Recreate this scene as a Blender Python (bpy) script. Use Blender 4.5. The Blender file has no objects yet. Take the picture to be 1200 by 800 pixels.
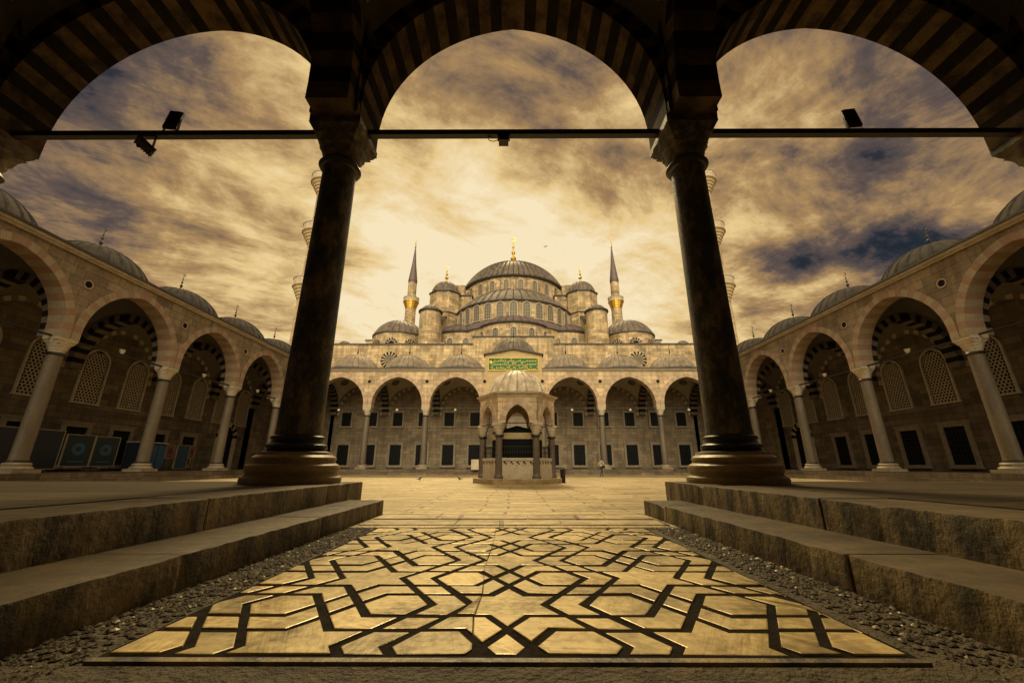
import bpy, bmesh, math, random
from mathutils import Vector, Matrix, noise
from mathutils.geometry import delaunay_2d_cdt
random.seed(7)
PI = math.pi
sc = bpy.context.scene
COL = sc.collection
CAMZ = 0.98

# ------------------------------------------------------------------ layout (metres)
B = 7.0            # bay width
XS = 24.5          # side colonnades
XW = 31.5          # their back walls
YN = 6.65          # near colonnade
YF = 48.1          # far colonnade
YH = 55.0          # front wall of the prayer hall
BS = (YF - YN) / 6 # bay of the side colonnades
ZS = 0.62          # raised arcade floor
ZSP = 7.55         # springing of the arches
ZC = 12.35         # cornice top
A = 3.02           # half span
RT = 0.44          # arch ring depth

# ------------------------------------------------------------------ node helpers
def new_mat(name):
    m = bpy.data.materials.new(name); m.use_nodes = True
    nt = m.node_tree; nt.nodes.clear()
    out = nt.nodes.new('ShaderNodeOutputMaterial'); b = nt.nodes.new('ShaderNodeBsdfPrincipled')
    nt.links.new(b.outputs[0], out.inputs[0])
    return m, nt, b

def lk(nt, a, b): nt.links.new(a, b)

def mathn(nt, op, a, b=None, c=None, clamp=False):
    n = nt.nodes.new('ShaderNodeMath'); n.operation = op; n.use_clamp = clamp
    for i, v in enumerate((a, b, c)):
        if v is None: continue
        if isinstance(v, (int, float)): n.inputs[i].default_value = v
        else: lk(nt, v, n.inputs[i])
    return n.outputs[0]

def mixc(nt, f, a, b, mode='MIX'):
    n = nt.nodes.new('ShaderNodeMix'); n.data_type = 'RGBA'; n.blend_type = mode
    if isinstance(f, (int, float)): n.inputs[0].default_value = f
    else: lk(nt, f, n.inputs[0])
    for i, v in ((6, a), (7, b)):
        if isinstance(v, tuple): n.inputs[i].default_value = (*v, 1) if len(v) == 3 else v
        else: lk(nt, v, n.inputs[i])
    return n.outputs[2]

def noisen(nt, vec, scale, detail=4, rough=.55, dist=0.):
    n = nt.nodes.new('ShaderNodeTexNoise'); lk(nt, vec, n.inputs['Vector'])
    n.inputs['Scale'].default_value = scale; n.inputs['Detail'].default_value = detail
    n.inputs['Roughness'].default_value = rough; n.inputs['Distortion'].default_value = dist
    return n.outputs['Fac']

def ramp(nt, f, stops, interp='LINEAR'):
    n = nt.nodes.new('ShaderNodeValToRGB'); n.color_ramp.interpolation = interp
    el = n.color_ramp.elements
    while len(el) < len(stops): el.new(.5)
    for e, (p, c) in zip(el, stops):
        e.position = p; e.color = (*c, 1) if isinstance(c, tuple) else (c, c, c, 1)
    if not isinstance(f, (int, float)): lk(nt, f, n.inputs[0])
    return n.outputs[0]

def mapv(nt, vec, sc_=(1, 1, 1), rot=(0, 0, 0), loc=(0, 0, 0)):
    n = nt.nodes.new('ShaderNodeMapping'); lk(nt, vec, n.inputs[0])
    n.inputs['Scale'].default_value = sc_; n.inputs['Rotation'].default_value = rot; n.inputs['Location'].default_value = loc
    return n.outputs[0]

def bump(nt, b, h, strength=.4, dist=.02):
    n = nt.nodes.new('ShaderNodeBump'); n.inputs['Strength'].default_value = strength
    n.inputs['Distance'].default_value = dist; lk(nt, h, n.inputs['Height']); lk(nt, n.outputs[0], b.inputs['Normal'])

def posn(nt):
    g = nt.nodes.new('ShaderNodeNewGeometry'); return g.outputs['Position'], g.outputs['Normal']

def xyz(nt, v):
    s = nt.nodes.new('ShaderNodeSeparateXYZ'); lk(nt, v, s.inputs[0]); return s.outputs
def comb(nt, x, y, z):
    c = nt.nodes.new('ShaderNodeCombineXYZ')
    for i, v in enumerate((x, y, z)):
        if isinstance(v, (int, float)): c.inputs[i].default_value = v
        else: lk(nt, v, c.inputs[i])
    return c.outputs[0]

def masonry(name, c1, c2, mortar, bw=1.1, bh=.42, mode='auto', centre=(0, 0), rad=1., rough=.85, stain=.5, msz=.012, bmp=.6):
    """ashlar courses laid along the wall, whatever way it faces"""
    m, nt, b = new_mat(name)
    P, N = posn(nt); p = xyz(nt, P); n = xyz(nt, N)
    if mode == 'auto':
        ax = mathn(nt, 'GREATER_THAN', mathn(nt, 'ABSOLUTE', n[0]), .65)
        s = mathn(nt, 'ADD', mathn(nt, 'MULTIPLY', p[1], ax), mathn(nt, 'MULTIPLY', p[0], mathn(nt, 'SUBTRACT', 1., ax)))
    else:
        s = mathn(nt, 'MULTIPLY', mathn(nt, 'ARCTAN2', mathn(nt, 'SUBTRACT', p[1], centre[1]), mathn(nt, 'SUBTRACT', p[0], centre[0])), rad)
    # courses wander a little
    w = noisen(nt, P, .35, 2)
    zz = mathn(nt, 'ADD', p[2], mathn(nt, 'MULTIPLY', w, .10))
    vec = comb(nt, s, zz, 0.)
    br = nt.nodes.new('ShaderNodeTexBrick'); lk(nt, vec, br.inputs['Vector'])
    br.inputs['Scale'].default_value = 1.; br.inputs['Brick Width'].default_value = bw; br.inputs['Row Height'].default_value = bh
    br.inputs['Mortar Size'].default_value = msz; br.inputs['Mortar Smooth'].default_value = .3; br.inputs['Bias'].default_value = -.1
    br.inputs['Color1'].default_value = (*[q * 1.18 for q in c1], 1); br.inputs['Color2'].default_value = (*[q * .80 for q in c2], 1); br.inputs['Mortar'].default_value = (*[q * .6 for q in mortar], 1)
    big = noisen(nt, mapv(nt, P, (.5, .5, .5)), 1., 6, .65)
    streak = noisen(nt, mapv(nt, P, (2.2, 2.2, .22)), 1., 5, .6)
    fine = noisen(nt, P, 9., 5, .65)
    d = mathn(nt, 'MULTIPLY', ramp(nt, big, [(.34, .38), (.62, 1.15)]), ramp(nt, streak, [(.32, .42), (.56, 1.08)]))
    d = mathn(nt, 'MULTIPLY', d, ramp(nt, fine, [(.32, .55), (.62, 1.18)]))
    dm = mixc(nt, stain, (1., 1., 1.), d)
    c = mixc(nt, 1., br.outputs['Color'], dm, 'MULTIPLY')
    hue = mixc(nt, ramp(nt, noisen(nt, P, .8, 3), [(.4, 0.), (.65, .35)]), c, mixc(nt, 1., c, (1.12, .86, .72), 'MULTIPLY'))
    lk(nt, hue, b.inputs['Base Color']); b.inputs['Roughness'].default_value = rough
    h = mathn(nt, 'ADD', mathn(nt, 'MULTIPLY', br.outputs['Fac'], -1.), mathn(nt, 'MULTIPLY', fine, .7))
    bump(nt, b, h, bmp, .03)
    return m

def rough_mat(name, c1, c2, scale=3., rough=.8, r2=None, bmp=.3, bd=.02, spec=.5, stretch=(1, 1, 1), metallic=0., lo=.3, hi=.7):
    m, nt, b = new_mat(name); P, N = posn(nt)
    f = noisen(nt, mapv(nt, P, stretch), scale, 7, .62); f2 = noisen(nt, P, scale * 6, 4, .6)
    c = mixc(nt, ramp(nt, f, [(lo, 0.), (hi, 1.)]), c1, c2)
    c = mixc(nt, 1., c, ramp(nt, f2, [(.25, .75), (.7, 1.08)]), 'MULTIPLY')
    lk(nt, c, b.inputs['Base Color'])
    b.inputs['Metallic'].default_value = metallic; b.inputs['Specular IOR Level'].default_value = spec
    if r2 is None: b.inputs['Roughness'].default_value = rough
    else: lk(nt, ramp(nt, f2, [(.3, rough), (.7, r2)]), b.inputs['Roughness'])
    bump(nt, b, mathn(nt, 'ADD', f, mathn(nt, 'MULTIPLY', f2, .5)), bmp, bd)
    return m

M = {}
M['wall'] = masonry('wall_stone', (.27, .22, .15), (.24, .195, .135), (.17, .14, .10), stain=.6)
M['shaded_wall'] = masonry('side_arcade_wall_stone', (.17, .14, .10), (.125, .10, .075), (.07, .055, .04), stain=.6)  # wall stone darkened in its colour to stand for arcade shade
M['shaded_face'] = masonry('shaded_arcade_stone', (.25, .195, .13), (.20, .155, .105), (.11, .085, .06), 1.3, .5, stain=.6)  # arcade stone with the shade of the side wings in its colour
M['shaded_plaster'] = rough_mat('shaded_vault_plaster', (.17, .145, .11), (.12, .105, .08), 1., .85, bmp=.1)  # vault plaster, shade of side and near bays put into the colour
M['face'] = masonry('arcade_stone', (.58, .47, .31), (.50, .40, .265), (.24, .19, .13), 1.3, .5, stain=.55)
M['hall'] = masonry('hall_stone', (.58, .465, .29), (.46, .365, .225), (.22, .17, .12), 1.0, .45, stain=.75)
M['vous_a'] = rough_mat('voussoir_pale', (.52, .43, .31), (.38, .31, .22), 2.5, .8)
M['vous_b'] = rough_mat('voussoir_red', (.36, .24, .17), (.44, .32, .23), 2.5, .8)
M['near_a'] = rough_mat('voussoir_cream_shaded', (.125, .083, .043), (.036, .027, .02), 2.2, .85, spec=.08, lo=.38, hi=.62)  # cream stone, colour darkened to stand for shade on the near arches
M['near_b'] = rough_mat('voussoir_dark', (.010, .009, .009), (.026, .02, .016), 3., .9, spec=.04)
M['grey_v'] = rough_mat('voussoir_grey', (.13, .11, .09), (.20, .16, .12), 2.5, .8)
M['base_grey'] = rough_mat('grey_base_marble', (.34, .28, .2), (.2, .165, .12), 3., .6)
M['shaded_v'] = rough_mat('shaded_voussoir_pale', (.36, .29, .205), (.26, .21, .15), 2.5, .8)  # pale voussoir with the side wings' shade painted in
M['shaded_r'] = rough_mat('shaded_voussoir_red', (.25, .15, .105), (.30, .20, .14), 2.5, .8)  # red voussoir with the side wings' shade painted in
M['near_capital'] = rough_mat('shaded_capital_marble', (.05, .042, .034), (.22, .165, .10), 4., .6, lo=.42, hi=.68)  # capital marble darkened to paint in the shade of the near portico
M['base'] = rough_mat('honey_base_marble', (.42, .31, .155), (.20, .15, .08), 2.6, .55, .42, stretch=(1, 1, 2.5))
M['trim'] = rough_mat('pale_marble_trim', (.55, .48, .38), (.38, .32, .24), 2., .6)
M['column'] = rough_mat('granite_shaft', (.17, .135, .10), (.09, .075, .058), 1.6, .55, stretch=(1, 1, .3))
M['dark_column'] = rough_mat('dark_granite_shaft', (.13, .10, .075), (.07, .055, .045), 2.5, .5)
M['riser'] = masonry('plinth_stone', (.17, .135, .095), (.12, .095, .07), (.05, .04, .03), 1.5, .31, stain=.6)
M['lead'] = rough_mat('lead_sheet', (.19, .155, .125), (.085, .07, .062), 1.6, .55, .75, bmp=.5, lo=.36, hi=.62)
M['lead_dark'] = rough_mat('dark_lead_edge', (.045, .042, .045), (.07, .06, .06), 2., .55)
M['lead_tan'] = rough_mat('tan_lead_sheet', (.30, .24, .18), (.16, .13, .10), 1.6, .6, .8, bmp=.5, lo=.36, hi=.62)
M['lead_shaded'] = rough_mat('shaded_lead_sheet', (.06, .05, .042), (.03, .027, .026), 1.6, .8, .9, bmp=.5, lo=.36, hi=.62, spec=.12)  # lead darkened in its colour so the side domes look shaded
M['lead_purple'] = rough_mat('weathered_lead_sheet', (.16, .12, .125), (.10, .08, .085), 1.2, .55, bmp=.25)
M['dark'] = rough_mat('dark_glass', (.005, .007, .009), (.010, .012, .014), 2., .6, spec=.08)
M['iron'] = rough_mat('black_iron', (.015, .014, .013), (.03, .025, .02), 6., .5, metallic=.3)
M['gold'] = rough_mat('gilded_copper', (.85, .55, .10), (.60, .36, .06), 3., .35, metallic=.75)
M['bronze'] = rough_mat('dark_bronze_ring', (.03, .03, .028), (.06, .055, .04), 5., .4, metallic=.5)
M['plaster'] = rough_mat('vault_plaster', (.46, .40, .31), (.36, .31, .24), 1., .85, bmp=.1)
M['lattice'] = rough_mat('plaster_lattice', (.50, .43, .33), (.38, .32, .245), 3., .8)
M['pane'] = rough_mat('leaded_window_pane', (.16, .14, .11), (.09, .085, .075), 5., .5)
M['ochre'] = rough_mat('ochre_plaster', (.54, .42, .235), (.42, .325, .18), 2., .8)
M['green'] = rough_mat('green_panel', (.006, .10, .035), (.010, .15, .05), 3., .6)
M['yellow'] = rough_mat('gold_paint', (.80, .58, .07), (.62, .46, .06), 3., .5)
M['gravel'] = rough_mat('rough_dirt_stone', (.035, .027, .018), (.16, .115, .06), 7., .7, .35, bmp=1., bd=.08, spec=.35)
M['pebble'] = rough_mat('pebble', (.13, .095, .055), (.035, .027, .02), 12., .7, bmp=.5, spec=.2)
M['step'] = rough_mat('worn_step_marble', (.27, .195, .095), (.045, .036, .022), 3.6, .6, .42, bmp=.9, bd=.02, stretch=(1, 1.6, .6), lo=.38, hi=.6)
M['step_top'] = rough_mat('worn_tread_marble', (.14, .10, .055), (.05, .038, .025), 2.2, .75, .5, bmp=.4, bd=.015, spec=.2)

# slab paving of the court: long flags with open dark joints, worn to a sheen
def paving(name, c1, c2, bw, bh, r0, r1, mort=(.08, .06, .04), jit=.5, spec=1.):
    m, nt, b = new_mat(name); P, N = posn(nt)
    w = noisen(nt, P, .5, 2); p = xyz(nt, P)
    vec = comb(nt, mathn(nt, 'ADD', p[0], mathn(nt, 'MULTIPLY', w, jit * .6)), mathn(nt, 'ADD', p[1], mathn(nt, 'MULTIPLY', noisen(nt, P, .28, 2), jit)), 0.)
    br = nt.nodes.new('ShaderNodeTexBrick'); lk(nt, vec, br.inputs['Vector'])
    br.inputs['Scale'].default_value = 1.; br.inputs['Brick Width'].default_value = bw; br.inputs['Row Height'].default_value = bh
    br.inputs['Mortar Size'].default_value = .03; b.inputs['Specular IOR Level'].default_value = spec; b.inputs['IOR'].default_value = 1.65 if spec > .5 else 1.5; b.inputs['Specular Tint'].default_value = (1., .84, .55, 1); br.inputs['Mortar Smooth'].default_value = .2; br.offset = .37; br.squash = .8
    br.inputs['Color1'].default_value = (*c1, 1); br.inputs['Color2'].default_value = (*c2, 1); br.inputs['Mortar'].default_value = (*mort, 1)
    vein = noisen(nt, mapv(nt, P, (.35, 2.6, 1)), 1.6, 8, .7, 1.2); fine = noisen(nt, P, 7., 6, .7)
    d = mathn(nt, 'MULTIPLY', ramp(nt, vein, [(.36, .38), (.58, 1.15)]), ramp(nt, fine, [(.3, .62), (.65, 1.15)]))
    c = mixc(nt, 1., br.outputs['Color'], d, 'MULTIPLY'); lk(nt, c, b.inputs['Base Color'])
    lk(nt, ramp(nt, mathn(nt, 'MULTIPLY', mathn(nt, 'ADD', vein, fine), .5), [(.35, r0), (.65, r1)]), b.inputs['Roughness'])
    bump(nt, b, mathn(nt, 'ADD', mathn(nt, 'MULTIPLY', br.outputs['Fac'], -1.2), mathn(nt, 'ADD', mathn(nt, 'MULTIPLY', fine, .3), vein)), .45, .02)
    return m
M['court'] = paving('court_flagstones', (.62, .48, .27), (.32, .24, .13), 2.1, .62, .28, .52, mort=(.035, .026, .018))
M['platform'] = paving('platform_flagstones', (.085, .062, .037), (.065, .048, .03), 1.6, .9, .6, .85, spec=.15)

def inlay_marble():
    m, nt, b = new_mat('honey_marble_inlay'); P, N = posn(nt)
    v = nt.nodes.new('ShaderNodeAttribute'); v.attribute_name = 'piece'; v.attribute_type = 'GEOMETRY'
    sh = nt.nodes.new('ShaderNodeVectorMath'); sh.operation = 'ADD'; lk(nt, P, sh.inputs[0]); lk(nt, v.outputs['Vector'], sh.inputs[1])
    ang = nt.nodes.new('ShaderNodeVectorRotate'); ang.rotation_type = 'Z_AXIS'; lk(nt, sh.outputs[0], ang.inputs[0]); lk(nt, xyz(nt, v.outputs['Vector'])[0], ang.inputs['Angle'])
    wv = noisen(nt, mapv(nt, ang.outputs[0], (1.3, 11., 1)), 1.6, 6, .6, 1.4); fine = noisen(nt, P, 22., 5, .65); blot = noisen(nt, P, 2.2, 5, .6)
    c = ramp(nt, wv, [(.3, (.34, .215, .08)), (.45, (.66, .48, .20)), (.7, (.80, .63, .30))])
    c = mixc(nt, 1., c, ramp(nt, fine, [(.3, .7), (.6, 1.05)]), 'MULTIPLY')
    c = mixc(nt, 1., c, ramp(nt, blot, [(.36, .5), (.56, 1.05)]), 'MULTIPLY')
    c = mixc(nt, 1., c, xyz(nt, v.outputs['Vector'])[2], 'MULTIPLY')
    lk(nt, c, b.inputs['Base Color']); b.inputs['Specular IOR Level'].default_value = 1.; b.inputs['IOR'].default_value = 1.65; b.inputs['Specular Tint'].default_value = (1., .82, .5, 1)
    lk(nt, ramp(nt, mathn(nt, 'MULTIPLY', mathn(nt, 'ADD', blot, fine), .5), [(.35, .26), (.65, .55)]), b.inputs['Roughness'])
    bump(nt, b, mathn(nt, 'ADD', wv, mathn(nt, 'MULTIPLY', fine, .6)), .35, .008)
    return m
M['inlay'] = inlay_marble()
M['band'] = rough_mat('dark_stone_band', (.006, .005, .004), (.026, .018, .012), 8., .95, .8, bmp=.8, bd=.01, spec=.05)

def near_shaft():
    m, nt, b = new_mat('verd_antique_shaft'); P, N = posn(nt)
    a = noisen(nt, mapv(nt, P, (1.6, 1.6, .8)), 2.0, 9, .72); f = noisen(nt, P, 16., 6, .7)
    c = ramp(nt, a, [(.42, (.024, .024, .021)), (.5, (.06, .052, .036)), (.60, (.20, .15, .085))])
    c = mixc(nt, 1., c, ramp(nt, f, [(.3, .6), (.65, 1.15)]), 'MULTIPLY')
    lk(nt, c, b.inputs['Base Color']); lk(nt, ramp(nt, f, [(.3, .45), (.7, .7)]), b.inputs['Roughness'])
    bump(nt, b, mathn(nt, 'ADD', mathn(nt, 'MULTIPLY', a, .8), f), .7, .02)
    return m
M['shaft'] = near_shaft()

# painted arabesque band on the near vaults
def painted():
    m, nt, b = new_mat('painted_arabesque'); P, N = posn(nt)
    vo = nt.nodes.new('ShaderNodeTexVoronoi'); vo.feature = 'SMOOTH_F1'; lk(nt, P, vo.inputs['Vector']); vo.inputs['Scale'].default_value = 3.4
    n = noisen(nt, P, 3., 3, .5, 2.5)
    s = mathn(nt, 'SINE', mathn(nt, 'MULTIPLY', mathn(nt, 'ADD', vo.outputs['Distance'], n), 26.))
    c = mixc(nt, mathn(nt, 'GREATER_THAN', s, .15), (.05, .035, .03), (.50, .40, .26)); lk(nt, c, b.inputs['Base Color']); b.inputs['Roughness'].default_value = .8
    return m
M['painted'] = painted()

# ------------------------------------------------------------------ mesh collector
class MB:
    def __init__(s): s.v = []; s.f = []; s.m = []; s.mats = []
    def mi(s, mat):
        if mat not in s.mats: s.mats.append(mat)
        return s.mats.index(mat)
    def quad(s, pts, mat):
        i = len(s.v); s.v += [tuple(p) for p in pts]; s.f.append(tuple(range(i, i + len(pts)))); s.m.append(s.mi(mat))
    def box(s, x0, x1, y0, y1, z0, z1, mat, top=None):
        i = len(s.v); k = s.mi(mat)
        s.v += [(x0, y0, z0), (x1, y0, z0), (x1, y1, z0), (x0, y1, z0), (x0, y0, z1), (x1, y0, z1), (x1, y1, z1), (x0, y1, z1)]
        for q in ((0, 3, 2, 1), (4, 5, 6, 7), (0, 1, 5, 4), (1, 2, 6, 5), (2, 3, 7, 6), (3, 0, 4, 7)):
            s.f.append(tuple(i + j for j in q)); s.m.append(k)
        if top: s.m[-5] = s.mi(top)
    def lathe(s, prof, mat, c=(0, 0), n=24, a0=0., a1=2 * PI, rib=0, ribh=0., mats=None, sx=1., sy=1.):
        full = abs(a1 - a0 - 2 * PI) < 1e-6; k = n if full else n + 1; i0 = len(s.v)
        for (r, z) in prof:
            for j in range(k):
                a = a0 + (a1 - a0) * j / n
                rr = r + (ribh if rib and j % rib == 0 else 0.) * min(1., r * .8)
                s.v.append((c[0] + sx * rr * math.cos(a), c[1] + sy * rr * math.sin(a), z + (ribh * .6 if rib and j % rib == 0 else 0)))
        for i in range(len(prof) - 1):
            kk = s.mi(mats[i] if mats else mat)
            for j in range(n):
                j2 = (j + 1) % k if full else j + 1
                a = i0 + i * k
                s.f.append((a + j, a + j2, a + k + j2, a + k + j)); s.m.append(kk)
    def tube(s, p0, p1, r0, r1, mat, n=8):
        p0 = Vector(p0); p1 = Vector(p1); d = (p1 - p0).normalized()
        u = d.orthogonal().normalized(); w = d.cross(u); i = len(s.v); k = s.mi(mat)
        for p, r in ((p0, r0), (p1, r1)):
            for j in range(n):
                a = 2 * PI * j / n; s.v.append(tuple(p + u * (r * math.cos(a)) + w * (r * math.sin(a))))
        for j in range(n):
            j2 = (j + 1) % n; s.f.append((i + j, i + j2, i + n + j2, i + n + j)); s.m.append(k)
        s.f.append(tuple(i + j for j in reversed(range(n)))); s.m.append(k); s.f.append(tuple(i + n + j for j in range(n))); s.m.append(k)
    def mesh(s, name, smooth=False, normals=True):
        me = bpy.data.meshes.new(name); me.from_pydata(s.v, [], s.f)
        for mt in s.mats: me.materials.append(mt)
        me.polygons.foreach_set('material_index', s.m)
        bm = bmesh.new(); bm.from_mesh(me); bmesh.ops.remove_doubles(bm, verts=bm.verts, dist=1e-5)
        if normals: bmesh.ops.recalc_face_normals(bm, faces=bm.faces)
        bm.to_mesh(me); bm.free()
        if smooth:
            me.polygons.foreach_set('use_smooth', [True] * len(me.polygons))
            me.set_sharp_from_angle(angle=math.radians(smooth if smooth is not True else 40))
        me.update(); return me
    def build(s, name, parent=None, smooth=False, loc=None):
        return link(name, s.mesh(name, smooth), parent, loc)

def link(name, me, parent=None, loc=None, rz=0., label=None):
    o = bpy.data.objects.new(name, me); COL.objects.link(o)
    if parent is not None: o.parent = parent
    if loc is not None: o.location = loc
    if rz: o.rotation_euler.z = rz
    if label: o['label'] = label
    return o
def tag(o, label=None, cat=None, group=None, kind=None):
    if label: o['label'] = label
    if cat: o['category'] = cat
    if group: o['group'] = group
    if kind: o['kind'] = kind
    return o
def empty(name, loc=(0, 0, 0), **k):
    o = bpy.data.objects.new(name, None); COL.objects.link(o); o.location = loc; return tag(o, **k)

# ------------------------------------------------------------------ profiles
def arch_prof(a, t, stilt=.4, rise=3.35, n=13):
    """pointed two-centred arch at offset t from the intrados: left springing to right springing"""
    c = (rise * rise - a * a) / (2 * a); R = a + c; out = []
    Rt = R + t; ap = math.acos(-c / Rt)
    L = [(-(a + t), 0.)]
    for i in range(n + 1):
        an = PI + (ap - PI) * i / n; L.append((c + Rt * math.cos(an), stilt + Rt * math.sin(an)))
    Rr = [(-x, z) for x, z in reversed(L[:-1])]
    L[-1] = (0., L[-1][1])
    return L + Rr

def frame_fn(O, U, N):
    O = Vector(O); U = Vector(U); N = Vector(N)
    return lambda s, t, z: O + U * s + N * t + Vector((0, 0, z))

def arch_ring(F, a, t, T, zs, ma, mb_, stilt=.4, rise=3.35, n=13, proud=.04, back=True, name='arch', parent=None, cen=0., soffit=True):
    """voussoir ring, front face at t=-proud, back face at T"""
    m = MB(); I = arch_prof(a, 0, stilt, rise, n); E = arch_prof(a, t, stilt, rise, n); K = len(I)
    for i in range(K - 1):
        mt = ma if (i % 2 == 0) else mb_
        if i > n: mt = ma if ((K - 2 - i) % 2 == 0) else mb_
        p = [(I[i], E[i]), (I[i + 1], E[i + 1])]
        f = lambda q, d: F(cen + q[0], d, zs + q[1])
        m.quad([f(I[i], -proud), f(I[i + 1], -proud), f(E[i + 1], -proud), f(E[i], -proud)], mt)
        if back: m.quad([f(I[i], T + proud), f(E[i], T + proud), f(E[i + 1], T + proud), f(I[i + 1], T + proud)], mt)
        if soffit: m.quad([f(I[i], -proud), f(I[i], T + proud), f(I[i + 1], T + proud), f(I[i + 1], -proud)], mt)
        m.quad([f(E[i], -proud), f(E[i + 1], -proud), f(E[i + 1], T + proud), f(E[i], T + proud)], mt)
    for q0, q1 in ((I[0], E[0]), (I[-1], E[-1])):
        m.quad([f(q0, -proud), f(q1, -proud), f(q1, T + proud), f(q0, T + proud)], ma)
    return m.build(name, parent)

def spandrel(m, F, L, a, t, T, zs, ztop, mat, cen=0., stilt=.4, rise=3.35, n=13, back=True):
    E = arch_prof(a, t - .02, stilt, rise, n); K = len(E); h = L / 2
    top = [(-h, ztop)] + [(-h + 2 * h * i / (K - 1), ztop) for i in range(1, K - 1)] + [(h, ztop)]
    Ez = [(x, z + zs) for x, z in E]
    for d in ((0, T) if back else (0,)):
        m.quad([F(cen - h, d, zs), F(cen + Ez[0][0], d, zs), F(cen - h, d, ztop)], mat)
        m.quad([F(cen + h, d, zs), F(cen + h, d, ztop), F(cen + Ez[-1][0], d, zs)], mat)
        for i in range(K - 1):
            m.quad([F(cen + Ez[i][0], d, Ez[i][1]), F(cen + Ez[i + 1][0], d, Ez[i + 1][1]), F(cen + top[i + 1][0], d, ztop), F(cen + top[i][0], d, ztop)], mat)
    m.quad([F(cen - h, 0, zs), F(cen - h, T, zs), F(cen + Ez[0][0], T, zs), F(cen + Ez[0][0], 0, zs)], mat)
    m.quad([F(cen + h, 0, zs), F(cen + h, T, zs), F(cen + Ez[-1][0], T, zs), F(cen + Ez[-1][0], 0, zs)], mat)

# ---- muqarnas capital
def capital_mesh(name, r0, half, h, mat, tiers=4, ring=None):
    m = MB(); n = 32
    def sect(f, z, sc_, ph):
        pts = []
        for j in range(n):
            a = 2 * PI * j / n + PI / 4
            sq = 1 / max(abs(math.cos(a)), abs(math.sin(a)))
            r = (1 - f) * r0 + f * half * (sq * f + (1 - f) * 1.)
            r *= 1 + sc_ * (1 if (j + ph) % 4 == 0 else (-1 if (j + ph) % 4 == 2 else 0))
            pts.append((r * math.cos(a), r * math.sin(a), z))
        return pts
    rows = [sect(0, 0, 0, 0)]
    for t in range(tiers):
        f0 = t / tiers; f1 = (t + 1) / tiers; z0 = h * .82 * t / tiers; z1 = h * .82 * (t + 1) / tiers
        rows.append(sect(f0, z0 + .012, .015, t * 2)); rows.append(sect(f0 + (f1 - f0) * .35, z0 + (z1 - z0) * .55, -.05, t * 2)); rows.append(sect(f1, z1 - .01, .045, t * 2)); rows.append(sect(f1, z1, .0, 0))
    rows.append(sect(1, h * .84, 0, 0)); rows.append(sect(1, h, 0, 0))
    for a_, b_ in zip(rows, rows[1:]):
        for j in range(n):
            k = (j + 1) % n; m.quad([a_[j], a_[k], b_[k], b_[j]], mat)
    m.quad(list(reversed(rows[0])), mat); m.quad(rows[-1], mat)
    if ring:
        m.lathe([(r0, -.16), (r0 + .05, -.14), (r0 + .09, -.08), (r0 + .05, -.01), (r0, 0.0)], ring, n=28)
    return m.mesh(name, 30)

# column pieces: shaft object at floor level, children base and capital
def col_meshes(r, ztop, caph, half, mats, big=False):
    ms, mc, mbz, mring = mats
    s = MB(); zb = .72 if big else .62
    pr = [(r * 1.06, zb), (r * 1.02, zb + .12)] + [(r * (1.02 - .1 * i / 10), zb + .12 + (ztop - caph - .2 - zb) * i / 10) for i in range(1, 11)]
    s.lathe(pr, ms, n=36)
    b = MB()
    if big:
        b.lathe([(.0, -.01), (.715, -.01), (.725, .05), (.715, .085), (.68, .10), (.655, .125), (.65, .145), (.675, .17), (.685, .215), (.67, .26), (.635, .285), (.60, .30), (.595, .33), (.615, .35), (.61, .38), (.58, .405), (.55, .42), (.535, .46)], mbz, n=56)
        b.lathe([(.535, .455), (.49, .47), (.43, .49), (.455, .53), (.45, .57), (.40, .60), (.385, .63), (.405, .66), (.40, .70), (.35, .73), (.30, .735)], mring, n=48)
    else:
        b.box(-.62, .62, -.62, .62, 0, .17, mbz)
        b.lathe([(.60, .17), (.62, .22), (.58, .29), (.5, .33), (.5, .38), (.53, .43), (.48, .5), (r * 1.1, .52)], mbz, n=28)
        b.lathe([(r * 1.1, .52), (r * 1.22, .55), (r * 1.2, .60), (r * 1.05, .63)], mring, n=28)
    c = capital_mesh('capital', r * .93, half, caph, mc, ring=mring)
    return s.mesh('column', 30), b.mesh('base', 35), c

colm = col_meshes(.345, ZSP - ZS, .8, .47, (M['column'], M['trim'], M['base_grey'], M['bronze']))
def put_column(parent, x, y, z, ms=colm, caph=.8, ztop=ZSP - ZS, rz=0., label=None):
    o = link('column', ms[0], parent, (x, y, z), label=label)
    link('base', ms[1], o); link('capital', ms[2], o, (0, 0, ztop - caph))
    return o

# ---- domes
def dome_prof(r, h, z, n=9, lip=.12):
    R = (r * r + h * h) / (2 * h); zc = h - R; out = []
    for i in range(n + 1):
        a = math.asin(min(1, r / R)) * (1 - i / n) if h < r else (math.atan2(-zc, r) + (PI / 2 - math.atan2(-zc, r)) * i / n)
        if h < r: out.append((max(R * math.sin(a), 1e-4), z + zc + R * math.cos(a)))
        else: out.append((max(R * math.cos(a), 1e-4), z + zc + R * math.sin(a)))
    return [(r + lip, z - .12), (r + lip, z + .02)] + out

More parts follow.
